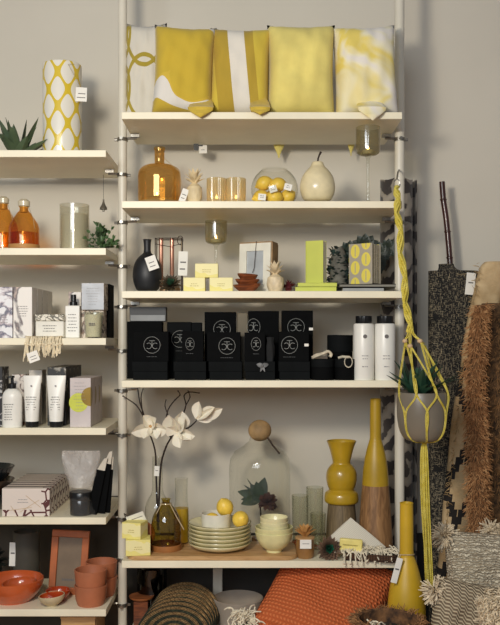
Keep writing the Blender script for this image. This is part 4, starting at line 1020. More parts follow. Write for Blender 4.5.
G().lathe(sprof([(7,549),(7.6,546),(7.8,530),(7.6,512),(6.8,505),(6.2,498),(6.2,485),(6.6,478)], Y, z+.0145), 32).build('carafe_body', m_clear, t, loc=(0,0,.0145))
G().lathe(solid([(7.1*S(Y),.018),(7.1*S(Y),PZ(508,Y)-z)]), 32).build('yellow_liquid', M((196,160,40), .35, .05, name='lemon_oil'), t)
# plates
Y = .115; pxc = 219.8; r = .1085; zb0 = zb
m_rimb = M((120,108,62), .35, .1, name='brown_rim')
for i in range(6):
    zz = zb0 + .0132*i
    t = T('plate', 'pale green stoneware plate, '+['lowest of six','second from bottom of six','third from bottom of six','fourth from bottom of six','fifth from bottom of six','top of the six, carrying bowl and lemon'][i], 'plate', (PX(pxc,Y), Y, zz), group='stack of pale green plates')
    G().lathe([(0,.002),(r*.5,0),(r*.6,.001),(r*.88,.011),(r*.985,.0205),(r,.024),(r*.985,.0275),(r*.95,.0262),(r*.78,.0165),(r*.55,.0062),(0,.005)], 64).build('plate_body', m_pistache, t)
    G().lathe([(r*.996,.0258),(r*1.005,.0264),(r*1.0,.0276),(r*.985,.0280)], 64).build('brown_rim', m_rimb, t, label='thin brown rim line')
zt = zb0+.0132*5
xb = PX(216,.095)
t = T('white_dish', 'small white straight sided dish with lemons on the plate stack', 'dish', (xb, .095, zt+.0062)); r2 = 15.2*S(.095)
G().lathe(vessel([(r2*.82,0),(r2*.93,.005),(r2*.97,.03),(r2,.054)], .003), 44).build('dish_body', m_whitec, t)
lemon('lemon resting upright on top in the small white dish', (xb+.031, .085, zt+.082), .030, (.35,-.35,0), 'lemons on the plates')
lemon('lemon lying low in the small white dish', (xb-.014, .085, zt+.040), .024, (0,1.4,.2), 'lemons on the plates')
lemon('lemon lying directly on the top plate right of the dish', (PX(240.5,.07), .07, zt+.044), .029, (1.2,.15,.3), 'lemons on the plates')
# green bowls
Y = .072; X = PX(274,Y)
m_pis2 = M((226,220,164), .25, .05, 20, .04, coat=.4, name='pistachio_glaze')
for i in range(2):
    r = .0655; pr = [(r*.4,0),(r*.42,.007),(r*.44,.008),(r*.72,.022),(r*.92,.045),(r,.068)]
    tag(G().lathe(vessel(pr, .003), 48).build('green_bowl', m_pis2, loc=(X, Y, zb+.017*i)), ['wide pale green bowl at the bottom of the bowl pile','wide pale green bowl nested in the bottom one'][i], 'bowl', 'pile of pale green bowls')
for i in range(3):
    r = .0485; pr = [(r*.5,0),(r*.55,.005),(r*.85,.018),(r*.97,.032),(r,.045)]
    tag(G().lathe(vessel(pr, .003), 48).build('green_bowl', m_pistache, loc=(X, Y, zb+.042+.0155*i)), ['small pale green bowl, lowest of the three small ones','small pale green bowl, middle of the three small ones','small pale green bowl topmost of the bowl pile'][i], 'bowl', 'pile of pale green bowls')
# cloche
Y = .29; X = PX(259.8,Y); t = T('glass_cloche', 'large clear glass bell jar topped by a wooden ball', 'bell jar', (X, Y, z)); r = 30.5*S(Y)
G().lathe([(r,.0),(r,PZ(466,Y)-z),(r*.96,PZ(458,Y)-z),(r*.82,PZ(451,Y)-z),(r*.55,PZ(446,Y)-z),(r*.36,PZ(441,Y)-z),(r*.29,PZ(436,Y)-z)], 64).build('glass_bell', glass('bell_glass', (250,250,247), (214,214,206), .035, .02), t)
G().ball((0,0,PZ(430.5,Y)-z), 11.6*S(Y), 28, 18, sc=(1,1,.92)).build('wooden_ball', M((164,134,92), .7, .12, 20, .25, 90, name='pale_turned_wood'), t)
G().tube([(r*.25,-.02,PZ(437,Y)-z),(r*.42,-.045,PZ(444,Y)-z),(r*.62,-.07,PZ(451,Y)-z)], .0035, 6).build('dark_cord', m_stem, t)
hb = zb-z+.0
t2 = T('dried_protea', 'dark leaves and dark red dried flower inside the bell jar', 'dried flower', (X, Y, z))
g = G(); c0 = Vector((0,0,PZ(497,Y)-z))
for d, l, w in (((-1,-.2,.3),.085,.04),((-.7,-.3,-.2),.075,.04),((-.55,-.1,.8),.06,.035),((.25,-.1,1),.075,.045),((-.2,-.2,.9),.06,.04),((-.9,0,.7),.075,.012),((-.75,0,1.1),.085,.008),((-1,-.1,-.1),.07,.03),((.2,0,.6),.05,.035)):
    g.leaf(c0+Vector((.0,-.005,0)), d, (0,-1,.2), l, w, .3, .2, .0012, 7)
g.build('leaves', M((40,54,40), .6, .2, 20, name='dried_green_leaf'), t2)
g = G()
for k in range(38):
    a = k*2.4; e = R.uniform(-.2,1.4); d = Vector((math.cos(a)*math.cos(e), -abs(math.sin(a)*math.cos(e)), math.sin(e)-.4)); g.leaf(c0+Vector((.028,-.006,-.018)), d, (0,-1,1), .040, .024, .8, .3, .001, 5)
g.build('flower_head', M((62,38,32), .8, .25, 30, name='dried_dark_petal'), t2)
G().tube([(0,0,.0),(.004,0,c0.z*.5),(.0,0,c0.z),(.03,0,c0.z-.02)], .0032, 6).build('stalk', m_twig, t2)
G().lathe(solid([(.03,0),(.03,.012),(.008,.016)]), 20).build('wooden_foot', m_mango, t2)
# tumblers
for px, Yc, hw, top, zz, lab in ((300,.235,8.2,495,z,'ribbed clear tumbler left of the taller one beside the bell jar'),(314.8,.26,8.6,487,z,'tallest clear ribbed tumbler left of the yellow vases'),(318,.17,7.6,513,z,'short clear tumbler behind the brown succulent')):
    r = hw*S(Yc); H = PZ(top,Yc)-zz
    tag(G().lathe([(0,.004),(r*.8,.004),(r*.82,0),(r*.86,.002),(r,H),(r*.97,H),(r*.86,.006),(0,.006)], 72, ripple=lambda a, qq: .018*math.cos(18*a)).build('tumbler', m_clear2, loc=(PX(px,Yc), Yc, zz)), lab, 'glass', 'clear ribbed tumblers')
# pineapple jar
Y = .05; t = T('pineapple_jar', 'brown glass jar with a wooden pineapple leaf lid and white tag', 'jar', (PX(305,Y), Y, z)); r = 9.2*S(Y)
G().lathe(solid([(r*.85,0),(r,.008),(r*1.02,.03),(r*.95,.055),(r*.75,.064)]), 40, ripple=lambda a, qq: .03*abs(math.sin(6*a+qq*90))*abs(math.sin(6*a-qq*90))).build('jar_body', M((136,98,56), .3, .15, 14, .1, 50, name='brown_jar'), t)
G().lathe(solid([(r*1.05,.064),(r*1.05,.069),(r*.5,.071)]), 32).build('lid', m_oak, t)
g = G()
for lv in range(3):
    for k in range(7):
        a = 2*pi*(k+.5*lv)/7; e = [.75,1.05,1.3][lv]; g.leaf((0,0,.07), (math.cos(a)*math.cos(e), math.sin(a)*math.cos(e), math.sin(e)), (0,0,1), .046, .021, .3, .3, .0022, 5)
g.build('leaf_crown', M((196,146,84), .55, .08, 20, name='light_wood'), t, label='carved light wood leaves')
price_tag(t, (0,-r*1.08,.052), .038, .030, (0,0,0), 1)
succulent('succulent_cone', 'dark brown cone shaped succulent with a green heart at shelf front', (PX(329,.03), .03, z), .047, .066, M((92,70,54), .7, .25, 30, .2, name='dark_cone_scale'), M((40,112,84), .5, .15, 30, name='teal_green_leaf'), 1.3, 90, .42)
# yellow vases
Y = .225
t = T('yellow_bulb_vase', 'mustard vase with flared lip, ball and collar above a grey wood base', 'vase', (PX(341.5,Y), Y, z))
zj = PZ(503,Y)
G().lathe(vessel([(a,b) for a,b in sprof([(13,503.5),(16.6,501.5),(17,497),(16,492.5),(12.6,489.5),(13.8,486),(15.3,479),(14.6,471),(11.2,465.5),(8.9,463),(9.6,458),(12.2,448),(14.8,441)], Y, z)], .004, .03), 56).build('glazed_top', m_yel, t)
G().lathe(solid([((16.2)*S(Y),0),(16.0*S(Y),.01),(14.5*S(Y),.1),(13.2*S(Y),zj-z+.001)]), 56).build('wood_base', m_mango2, t, label='streaked grey brown wooden base')
Y = .15
t = T('tall_yellow_vase', 'tall slim mustard bottle vase on a tapering wooden lower half', 'vase', (PX(375.5,Y), Y, z)); zj = PZ(485,Y)
G().lathe(vessel([(a,b) for a,b in sprof([(13.2,485),(13.1,482),(12.3,470),(10.8,459),(8.6,449),(6.5,441.5),(5.7,438),(5.6,425),(5.4,410),(5.3,400),(5.6,399)], Y, z)], .004, .03), 56).build('glazed_top', m_yel2, t)
G().lathe(solid([(17.4*S(Y),0),(17.2*S(Y),.006),(15.4*S(Y),.13),(13.2*S(Y),zj-z+.001)]), 56).build('wood_base', m_mango, t, label='brown grained wooden base')
# wicker tray, napkin, soap, fringe
n = NT('dark_wicker'); f = n.ma('MULTIPLY', n.wave(60, None, 1, d='X'), n.wave(60, None, 1, d='Y')); n.bump(f, .8, .004); m_wick = n.done(n.ramp(f, [(.1,(46,30,20)),(.6,(104,70,44))]), .7)
t = T('wicker_tray', 'dark brown wicker tray poking over the shelf front right', 'tray', (PX(371,.04), .045, z+.0008), rot=(0,.0,-.22))
P = rrect(-.085,.085,-.058,.058,.014,5)
slab(P, 0, .006).build('tray_base', m_wick, t)
g = G()
for k in range(3): g.tube([(x,y,.008+.006*k) for x,y in P+[P[0]]], .0042, 6)
g.build('rim', m_wick, t)
t = T('folded_napkin', 'white ribbed cloth napkin folded to a point behind the soap bar', 'napkin', (PX(351,.07), .07, z))
A = Vector((PX(351,.085)-PX(351,.07), .02, PZ(518,.085)-z)); Bl = Vector((PX(319,.06)-PX(351,.07), -.015, .028)); Br = Vector((PX(386,.06)-PX(351,.07), -.01, .03)); Fm = Vector((.0,-.035,.03))
g = G(); nn = 14; rows = []
def tri(g, A, B, D, bul, th):
    idx = {}; vs = []; fs = []
    nb = nn
    for lay in (0,1):
        for i in range(nb+1):
            for j in range(i+1):
                q_ = i/nb; w_ = (j/i if i else 0); p = A*(1-q_) + (B*(1-w_)+D*w_)*q_
                p = p + Vector((0,-bul*math.sin(pi*w_)*q_ - (0 if lay else -th), .003*math.sin(8*w_+3*q_)*q_)); idx[(lay,i,j)] = len(vs); vs.append(p)
    for lay in (0,1):
        for i in range(nb):
            for j in range(i+1):
                a = idx[(lay,i,j)]; b = idx[(lay,i+1,j)]; c_ = idx[(lay,i+1,j+1)]; fs.append((a,b,c_) if lay == 0 else (c_,b,a))
                if j < i: d_ = idx[(lay,i,j+1)]; fs.append((a,c_,d_) if lay == 0 else (d_,c_,a))
    for i in range(nb):
        fs.append((idx[(0,i,0)],idx[(1,i,0)],idx[(1,i+1,0)],idx[(0,i+1,0)])); fs.append((idx[(0,i+1,i+1)],idx[(1,i+1,i+1)],idx[(1,i,i)],idx[(0,i,i)]))
        fs.append((idx[(0,nb,i)],idx[(1,nb,i)],idx[(1,nb,i+1)],idx[(0,nb,i+1)]))
    g.add(vs, fs)
tri(g, A, Bl, Br, .012, .004)
n = NT('ribbed_white_cotton'); n.bump(n.wave(70, n.map((1,1,1),(0,.7,0)), 0, d='X'), .6, .002)
g.build('napkin_front', n.done(n.ramp(n.wave(70, n.map((1,1,1),(0,.7,0)), 0, d='X'), [(.2,(210,202,184)),(.7,(234,228,212))]), .9), t)
g = G(); tri(g, A+Vector((0,.006,0)), Br+Vector((0,.01,0)), Bl+Vector((0,.03,0)), -.01, -.003); g.build('napkin_back', M((214,206,188), .9, .04, 30, .2, name='white_cotton'), t)
t = T('soap_bar', 'pale yellow bar of soap leaning on the white napkin', 'soap', (PX(350.5,.03), .026, z+.032), rot=(0,.06,-.1))
G().box((0,0,.016), (.076,.018,.040)).build('soap', M((236,220,132), .45, .05, 20, .1, 40, name='yellow_soap'), t, bevel=.004)
G().box((-.002,-.0085,.016), (.05,.001,.004)).build('pressed_line', M((206,190,104), .5, name='pressed_line'), t)
g = G()
for k in range(110):
    q_ = k/109; x = -.085+.175*q_ ; L = .028+.02*R.random()
    base = Vector((x, R.uniform(-.035,.016), .034+R.uniform(-.004,.008)))
    pts = [base]; d = Vector((R.uniform(-1,1), -R.uniform(.3,1), R.uniform(-.3,.4))).normalized()
    for s_ in range(4): d = (d+Vector((R.uniform(-.8,.8), -.15, -.35))).normalized(); pts.append(pts[-1]+d*L/3)
    pts = [Vector((p.x, p.y, max(p.z, .028 if p.y > -.058 else -.03))) for p in pts]
    g.tube(smoothp([tuple(p) for p in pts], 2), .0021, 5)
for x in (-.078,-.058):
    g.tube([(x,-.02,.03),(x+.001,-.056,.024),(x,-.064,.0),(x+.002,-.066,-.012)], .0032, 6); g.ball((x,-.066,-.002), .0055, 8, 6)
prop('cotton_fringe', 'white knotted cotton fringe lying along the dark wicker tray', 'fringe', g, m_tassel, (PX(368,.03), .045, z-.001), (0,0,-.10))
# ================================================================ lowest main shelf
z = SH['M6']
n = NT('chunky_orange_knit'); X3 = n.xyz()
u = n.ma('ADD', X3[0], n.ma('MULTIPLY', n.ma('ABSOLUTE', n.ma('SUBTRACT', n.ma('FRACT', n.ma('MULTIPLY', X3[2], 50)), .5)), .012))
rows = n.ma('SINE', n.ma('MULTIPLY', X3[2], 2*pi*72)); cols = n.ma('SINE', n.ma('ADD', n.ma('MULTIPLY', X3[0], 2*pi*80), n.ma('MULTIPLY', n.ma('SINE', n.ma('MULTIPLY', X3[2], 2*pi*36)), 1.2)))
kn = n.ma('MULTIPLY', n.ma('ADD', rows, 1), n.ma('ADD', cols, 1.2)); n.bump(kn, .6, .0025)
m_knit = n.done(n.ramp(n.ma('MULTIPLY', kn, .25), [(.0,(176,88,50)),(.5,(214,116,70)),(1,(222,128,80))]), .95, spec=.1)
c = cushion('large burnt orange chunky knit cushion leaning under the fifth shelf', m_knit, .40, .40, .13, (PX(326,.05), .05, z+.158), (0,0,0), .003, n=30, pinch=.04)
c.rotation_euler = Euler((-.95, .38, 0)) 
c.rotation_euler = (Matrix.Rotation(-.95,3,'X') @ Matrix.Rotation(.42,3,'Y')).to_euler()
# round placemats
n = NT('woven_rings'); v = n.map((1,1,0)); wv = n.wave(11, v, 0, 'RINGS', 'Z', prof='SIN'); br_ = n.wave(60, n.map((1,1,1)), 6, d='DIAGONAL', detail=2)
X3 = n.xyz(); rad = n.ma('SQRT', n.ma('ADD', n.ma('POWER', n.ma('ABSOLUTE', X3[0]), 2), n.ma('POWER', n.ma('ABSOLUTE', X3[1]), 2)))
fr = n.ma('FRACT', n.ma('MULTIPLY', rad, 1/.026)); isn = n.ma('LESS_THAN', fr, .5)
n.bump(n.ma('ADD', n.ma('SINE', n.ma('MULTIPLY', rad, 2*pi/.0065)), br_), 1.0, .003)
m_mat = n.done(n.mix(isn, n.ramp(n.noise(120,3), [(.35,(34,38,28)),(.65,(72,78,54))]), n.ramp(n.noise(160,3), [(.35,(122,92,54)),(.65,(188,152,100))])), .85)
for i in range(7):
    r = .126-.001*i; tl = -(.46+.045*i); cy = .0+.024*i; cz = z+math.sin(-tl)*r+.004; cx = PX(173.5+1.2*i, cy)+.003*i
    g = G(); g.lathe([(0,-.003),(r-.004,-.003),(r,0),(r-.004,.004)]+[(r-.006-.0065*k, .0042+(.0012 if k % 2 else 0)) for k in range(20)]+[(0,.004)], 56)
    rot = Matrix.Rotation(-tl,3,'X')
    o = g.build('round_placemat', m_mat, loc=(cx, cy+.0, cz), rot=(-tl, 0, .10)); tag(o, 'round green and straw woven placemat, '+['front of the leaning row','second in the leaning row','third in the leaning row','fourth in the leaning row','fifth in the leaning row','sixth in the leaning row','rearmost of the leaning row'][i], 'placemat', 'round woven placemats')
Y = .30; t = T('dark_glass_vase', 'large dark glass vase in the shade behind the placemats', 'vase', (PX(152,Y), Y, z)); r = .055
G().lathe(vessel([(r*.8,0),(r,.02),(r,.2),(r*.8,PZ(572,Y)-z)], .003), 40).build('glass_body', m_dkglass, t)
t = prop('wooden_plate', 'small round orange brown wooden plate left of the placemats', 'plate', G().lathe(solid([(.03,0),(.043,.008),(.045,.014),(.040,.012)]), 36), M((150,88,48), .5, .1, 12, name='warm_wood'), (PX(141,.22), .235, z+.10))
t['label'] = 'small round orange brown wooden plate left of the placemats'
prop('wooden_block', 'dark wooden block carrying the small wooden plate', 'block', G().box((0,0,.0495),(.05,.05,.099)), m_dkwood, (PX(141,.22), .235, z))
Y = .185; t = T('round_planter', 'wide pale grey round planter beside the orange cushion', 'planter', (PX(238,.205), .205, z)); r = 25.3*S(.205)
n = NT('raw_grey_ceramic'); n.bump(n.noise(30,3), .1, .002); mg = n.done(n.ramp(n.noise(9,3), [(.3,(146,134,120)),(.7,(172,160,146))]), .7)
G().lathe(vessel([(r*.86,0),(r*.9,.004),(r,PZ(598,.2)-z)], .007), 48).build('planter_body', mg, t)
G().lathe([(0,.03),(r*.88,.03),(r*.88,.034),(0,.04)], 32).build('dark_filling', M((34,28,22), .9, .3, 60, .6, name='dark_soil'), t)
def fringe(g, c, n_, L, r, spread=.02, down=.6):
    for k in range(n_):
        a = R.uniform(0,2*pi); e = R.uniform(-.3,1.4); d = Vector((math.cos(a)*math.cos(e), math.sin(a)*math.cos(e), math.sin(e)))
        p = Vector(c)+Vector((R.uniform(-1,1)*spread, R.uniform(-1,1)*spread*.6, R.uniform(-.4,.4)*spread)); pts = [p]
        for s_ in range(5): d = (d+Vector((R.uniform(-.5,.5),R.uniform(-.5,.5),-down*.5+R.uniform(-.3,.3)))).normalized(); pts.append(pts[-1]+d*L/5)
        g.tube(smoothp([tuple(q) for q in pts], 2), r, 5)
t = T('tasselled_pouch', 'green and brown pouch with cream yarn tassels below the planter', 'pouch', (PX(247,-.02), -.03, z))
g = G(); fringe(g, (-.025,0,.125), 46, .05, .0024, .028); fringe(g, (.015,-.005,.11), 46, .055, .0024, .03); fringe(g, (.05,-.01,.085), 34, .055, .0024, .022)
g.build('tassels', m_tassel, t, label='cream yarn tassels')
G().ball((0,0,.052), .052, 24, 14, sc=(1.25,.8,1)).build('pouch_body', M((62,64,40), .8, .3, 30, .4, name='green_brown_cloth'), t)
g = G(); g.tube(smoothp([(-.02,-.044,.09),(.01,-.05,.10),(.045,-.045,.085),(.07,-.035,.05)],4), .004, 6); g.build('woven_strap', M((150,112,72), .8, .2, 80, .3, name='tan_braid'), t)

# ================================================================ right side: low bench that carries basket, bottle and cushions
z = .5
t = T('low_bench', 'dark low wooden display bench along the bottom right of photo', 'bench', (.67, -.345, 0))
G().box((0,0,.485), (.84,.51,.03)).build('bench_top', m_dkwood, t, bevel=.003)
for sx in (-1,1):
    for sy in (-1,1): G().box((sx*.38,sy*.215,.235), (.045,.045,.47)).build('leg', m_dkwood, t)
Y = -.165; t = T('yellow_floor_vase', 'matt yellow bottle vase with a long neck and string tag, right of orange cushion', 'vase', (PX(406.5,Y), Y, z))
G().lathe(vessel([(a,b) for a,b in sprof([(18.6,650),(19.2,646),(19.2,625),(18.6,604),(16.6,588),(13.4,575),(10.4,564),(7.6,556.5),(6.9,553),(6.7,525),(6.5,505),(6.9,503)], Y, z)], .005), 56).build('vase_body', M((190,154,34), .42, .05, 8, .04, name='matt_yellow_glaze'), t)
g = G(); g.tube([(.0235*math.cos(a), .0235*math.sin(a), PZ(553.5+.5*math.cos(a*2),Y)-z) for a in [2*pi*k/20 for k in range(21)]], .0018, 6); g.tube([(-.02,-.012,PZ(553.5,Y)-z),(-.032,-.03,PZ(559,Y)-z)], .0014, 5)
g.build('neck_string', m_string, t)
price_tag(t, (PX(396.5,Y-.04)-PX(406.5,Y), -.045, PZ(570,Y-.04)-z), .020, .078, (0,.28,.2), 1)
Y = -.33; t = T('shaggy_basket', 'brown shaggy round basket at bottom edge before the yellow vase', 'basket', (PX(388,Y), Y, z)); r = .098
n = NT('plaited_brown'); n.bump(n.noise(60,4), .8, .006); mb = n.done(n.ramp(n.noise(40,4), [(.35,(52,34,22)),(.65,(124,86,52))]), .85)
H = PZ(619,Y)-z
g = G().lathe(vessel([(r*.8,0),(r*.85,.01),(r,.08),(r*.98,H)], .012, .06), 48)
g.build('basket_body', mb, t)
g = G(); sp = []
for k in range(420): a = R.uniform(0,2*pi); rr = r*R.uniform(.86,1.0); sp.append(((rr*math.cos(a), rr*math.sin(a), H-.005), (math.cos(a)*.7, math.sin(a)*.7, .55)))
g.strands(sp, .026, .0013, 3, 3, .7, .7); g.build('shaggy_rim', M((126,90,56), .9, .25, 60, .2, name='brown_yarn'), t)
g = G(); fringe(g, (-.035,-.04,H-.012), 26, .04, .002, .02); g.build('cream_threads', m_tassel, t, label='cream threads on the rim')
G().ball((0,0,H-.05), r*.8, 20, 10, sc=(1,1,.4)).build('dark_filling', M((40,28,22), .9, .3, 40, .5, name='dark_filling'), t)

# ---- zebra roll, bamboo and rugs behind
Y = .432
n = NT('zebra_hide'); v = n.map((1.2,1.2,1), (.0,.35,.0)); wv = n.wave(3.6, v, 9.0, d='Z', detail=3, dscale=2.2)
m_zeb = n.done(n.ramp(wv, [(.36,(58,52,50)),(.46,(70,64,60)),(.54,(142,134,122)),(1,(158,150,138))]), .9, sheen=.3)
rz = 19.5*S(Y)
def spiral(r, H, turns, th, N=90):
    vs = []; fs = []
    for lay in (0,1):
        for zz in (0, 1):
            for k in range(N+1):
                q_ = k/N; a = 2*pi*turns*q_; rr = r*(1-.55*q_)-lay*th; vs.append((rr*math.cos(a), rr*math.sin(a), 0 if zz == 0 else H*(1-.004*math.sin(2*a)**2)))
    W_ = N+1; f = lambda l, zz, k: l*2*W_+zz*W_+k
    for k in range(N):
        fs += [(f(0,0,k),f(0,0,k+1),f(0,1,k+1),f(0,1,k)), (f(1,0,k+1),f(1,0,k),f(1,1,k),f(1,1,k+1)), (f(0,1,k),f(0,1,k+1),f(1,1,k+1),f(1,1,k)), (f(0,0,k+1),f(0,0,k),f(1,0,k),f(1,0,k+1))]
    fs += [(f(0,0,0),f(0,1,0),f(1,1,0),f(1,0,0)), (f(0,1,N),f(0,0,N),f(1,0,N),f(1,1,N))]
    return G().add(vs, fs)
prop('zebra_hide_roll', 'tall rolled zebra striped hide standing behind the right pole', 'rolled hide', spiral(rz, PZ(180,Y), 2.2, .005), m_zeb, (PX(397.5,Y), Y, 0.001))
n = NT('black_cream_tweed'); a_ = n.noise(1, 3, n.map((70,70,520))); b_ = n.noise(1, 3, n.map((480,480,60)))
c_ = n.ma('MAXIMUM', n.ma('MULTIPLY', n.ma('GREATER_THAN', a_, .60), 1), n.ma('GREATER_THAN', b_, .60)); big = n.noise(14, 4)
n.bump(n.ma('ADD', a_, b_), .6, .003)
m_tweed = n.done(n.mix(n.ma('MULTIPLY', c_, n.ma('GREATER_THAN', big, .36)), (32,31,30), (150,138,114)), .95)
Y = .40; w = 49*S(Y); H = PZ(273,Y)
def flatroll(prf, depth, m=None, N=40, wob=0):
    """(half width, centre x, z) rows with a superellipse section"""
    vs = []; fs = []
    for i, (hw, cx, zz) in enumerate(prf):
        for k in range(N):
            a = 2*pi*k/N; d_ = min(depth/2, hw); vs.append((cx+hw*math.copysign(abs(math.cos(a))**.7, math.cos(a))*(1+wob*math.sin(3*a+zz*20)), d_*math.copysign(abs(math.sin(a))**.8, math.sin(a))*(1+wob*2*math.sin(4*a+zz*14)), zz))
    for i in range(len(prf)-1):
        for k in range(N): fs.append((i*N+k, i*N+(k+1)%N, (i+1)*N+(k+1)%N, (i+1)*N+k))
    fs += [tuple(reversed(range(N))), tuple(range((len(prf)-1)*N, len(prf)*N))]
    return G().add(vs, fs)
t = T('tweed_rug_roll', 'black and cream woven rug gathered round a dark bamboo pole against the wall', 'rug', (PX(453,Y), Y, 0.001))
prf = [(w*.45,-.01,0),(w*.47,-.005,.3),(w*.49,0,.7),(w*.5,0,1.2),(w*.5,0,H-.04),(w*.49,.0,H-.012),(w*.42,-.005,H),(w*.22,-.018,H+.008),(w*.16,-.024,H+.02),(w*.15,-.026,H+.032)]
flatroll(smoothp(prf, 3), .085, wob=.01).build('woven_rug', m_tweed, t)
g = G(); zt = PZ(182,Y)
pts = [(PX(451,Y)-PX(453,Y), 0, H-.05), (PX(450,Y)-PX(453,Y), 0, PZ(262,Y)), (PX(446.5,Y)-PX(453,Y), 0, PZ(222,Y)), (PX(443.5,Y)-PX(453,Y), 0, PZ(201,Y)), (PX(442,Y)-PX(453,Y), 0, zt)]
pts = smoothp(pts, 6); rs = [.0108]*len(pts)
g.tube(pts, rs, 16)
for py, px in ((258,449.6),(232,447.5),(200,443.4)): g.lathe([(.0108,-.004),(.0132,-.001),(.0132,.001),(.0108,.004)], 16, Matrix.Translation((PX(px,Y)-PX(453,Y),0,PZ(py,Y))))
g.build('bamboo_pole', M((58,28,22), .35, .2, 8, .1, 30, coat=.3, name='dark_lacquered_bamboo'), t, label='dark red brown bamboo pole')
price_tag(t, (PX(470.5,Y-.06)-PX(453,Y), -.058, PZ(284,Y-.06)), .034, .082, (0,.1,.0), 1)
G().tube([(PX(467,Y-.055)-PX(453,Y), -.054, PZ(274,Y-.055)), (.01,-.045,H-.01), (-.01,-.02,H+.02)], .001, 5).build('tag_string', m_string, t)
# kilim with stepped pattern
n = NT('tan_kilim'); X3 = n.xyz()
uu = n.ma('DIVIDE', n.ma('FLOOR', n.ma('MULTIPLY', n.ma('ABSOLUTE', n.ma('SUBTRACT', n.ma('FRACT', n.ma('MULTIPLY', X3[2], 2.6)), .5)), 14)), 14)
xx = n.ma('ABSOLUTE', n.ma('SUBTRACT', X3[0], n.ma('ADD', -.05, n.ma('MULTIPLY', n.ma('SUBTRACT', X3[2], .9), .12))))
dm = n.ma('ABSOLUTE', n.ma('SUBTRACT', n.ma('ADD', n.ma('MULTIPLY', uu, .16), xx), .05))
pat = n.ma('LESS_THAN', dm, .014)
n.bump(n.noise(1, 3, n.map((60,60,300))), .6, .004)
m_kil = n.done(n.mix(n.ma('MULTIPLY', pat, n.ma('LESS_THAN', X3[2], 1.5)), n.ramp(n.noise(14,5), [(.3,(172,142,100)),(.7,(214,188,146))]), (38,34,32)), .95)
Y = .315; prf = []
for px, hw, py in ((448,17,700),(450,16,600),(454,15,560),(459,15,500),(467,16,430),(474,14,370),(482,14,320),(489,14,285),(492,12,268),(493,8,262)):
    prf.append((hw*S(Y), PX(px,Y)-PX(470,Y), PZ(py,Y)))
t = T('tan_kilim_rug', 'tan flatweave rug with black stepped motifs leaning between tweed and shaggy rugs', 'rug', (PX(470,Y), Y, 0))
flatroll(smoothp([(prf[0][0],prf[0][1],.002)]+prf, 4), .065, wob=.03).build('kilim_body', m_kil, t)
g = G(); sp = []
for k in range(330):
    py = R.uniform(262,540); i = 0
    cx = [(448,700),(450,600),(454,560),(459,500),(467,430),(474,370),(481,320),(487,285),(490,262)]
    for (xa, ya), (xb_, yb) in zip(cx, cx[1:]):
        if yb <= py <= ya: px = xa+(xb_-xa)*(ya-py)/(ya-yb); break
    sgn = R.choice((-1,1)); hw = 15.5
    sp.append(((PX(px+sgn*hw*.8,Y)-PX(470,Y), -.028, PZ(py,Y)), (sgn*.5,-.6,-.1)))
g.strands(sp, .024, .0010, 3, 3, .5, .8).build('rug_threads', M((176,146,100), .9, .2, 50, name='tan_thread'), t)
# shaggy rug
Y = .16
t = T('shaggy_brown_rug', 'coarse ginger brown shaggy rug hanging at the far right', 'rug', (PX(485,Y), Y, 0))
cxs = [(480,7,720),(478,8,560),(477,8,500),(476,8,440),(474,7,390),(475,7,350),(478,7,325),(481,5,305)]
prf = [(hw*S(Y), PX(px,Y)-PX(485,Y), PZ(py,Y)) for px,hw,py in cxs]
flatroll(smoothp([(prf[0][0],prf[0][1],.002)]+prf, 4), .05, wob=.04).build('rug_backing', M((112,78,48), .95, .2, 30, .5, name='ginger_backing'), t)
g = G(); sp = []
for k in range(2300):
    py = R.uniform(305,560)
    for (xa,ha,ya),(xb_,hb,yb) in zip(cxs,cxs[1:]):
        if yb <= py <= ya: f_ = (ya-py)/(ya-yb); px = xa+(xb_-xa)*f_; hw = ha+(hb-ha)*f_; break
    a = R.uniform(0, pi); x = PX(px,Y)-PX(485,Y)+hw*S(Y)*math.cos(a)*.95; sp.append(((x, -.022*math.sin(a)**.7, PZ(py,Y)), (math.cos(a)*.9, -.8*math.sin(a)-.1, -.25)))
n = NT('ginger_yarn'); m_gin = n.done(n.ramp(n.noise(70,3), [(.25,(122,82,48)),(.5,(176,126,80)),(.75,(216,174,124))]), .9)
g.strands(sp, .030, .0012, 3, 4, .8, .8).build('shaggy_pile', m_gin, t)
Y = .245
t = T('dark_jute_rug', 'dark brown coarse rug roll at the right photo edge behind the shaggy one', 'rug', (PX(503,Y), Y, 0.001))
H = PZ(316,Y); flatroll(smoothp([(.075,0,0),(.078,0,.6),(.08,0,H-.03),(.07,0,H)], 4), .055, wob=.02).build('rug_body', M((84,62,40), .95, .3, 60, .8, 90, name='dark_jute'), t)
g = G(); sp = []
for k in range(1500):
    a = R.uniform(pi*1.0, pi*1.75); zz = R.uniform(.85, H); sp.append(((.08*math.cos(a), .027*math.sin(a), zz), (math.cos(a), math.sin(a), -.3)))
g.strands(sp, .026, .0012, 3, 3, .8, .7).build('coarse_pile', M((128,94,58), .95, .3, 60, name='brown_jute_yarn'), t)

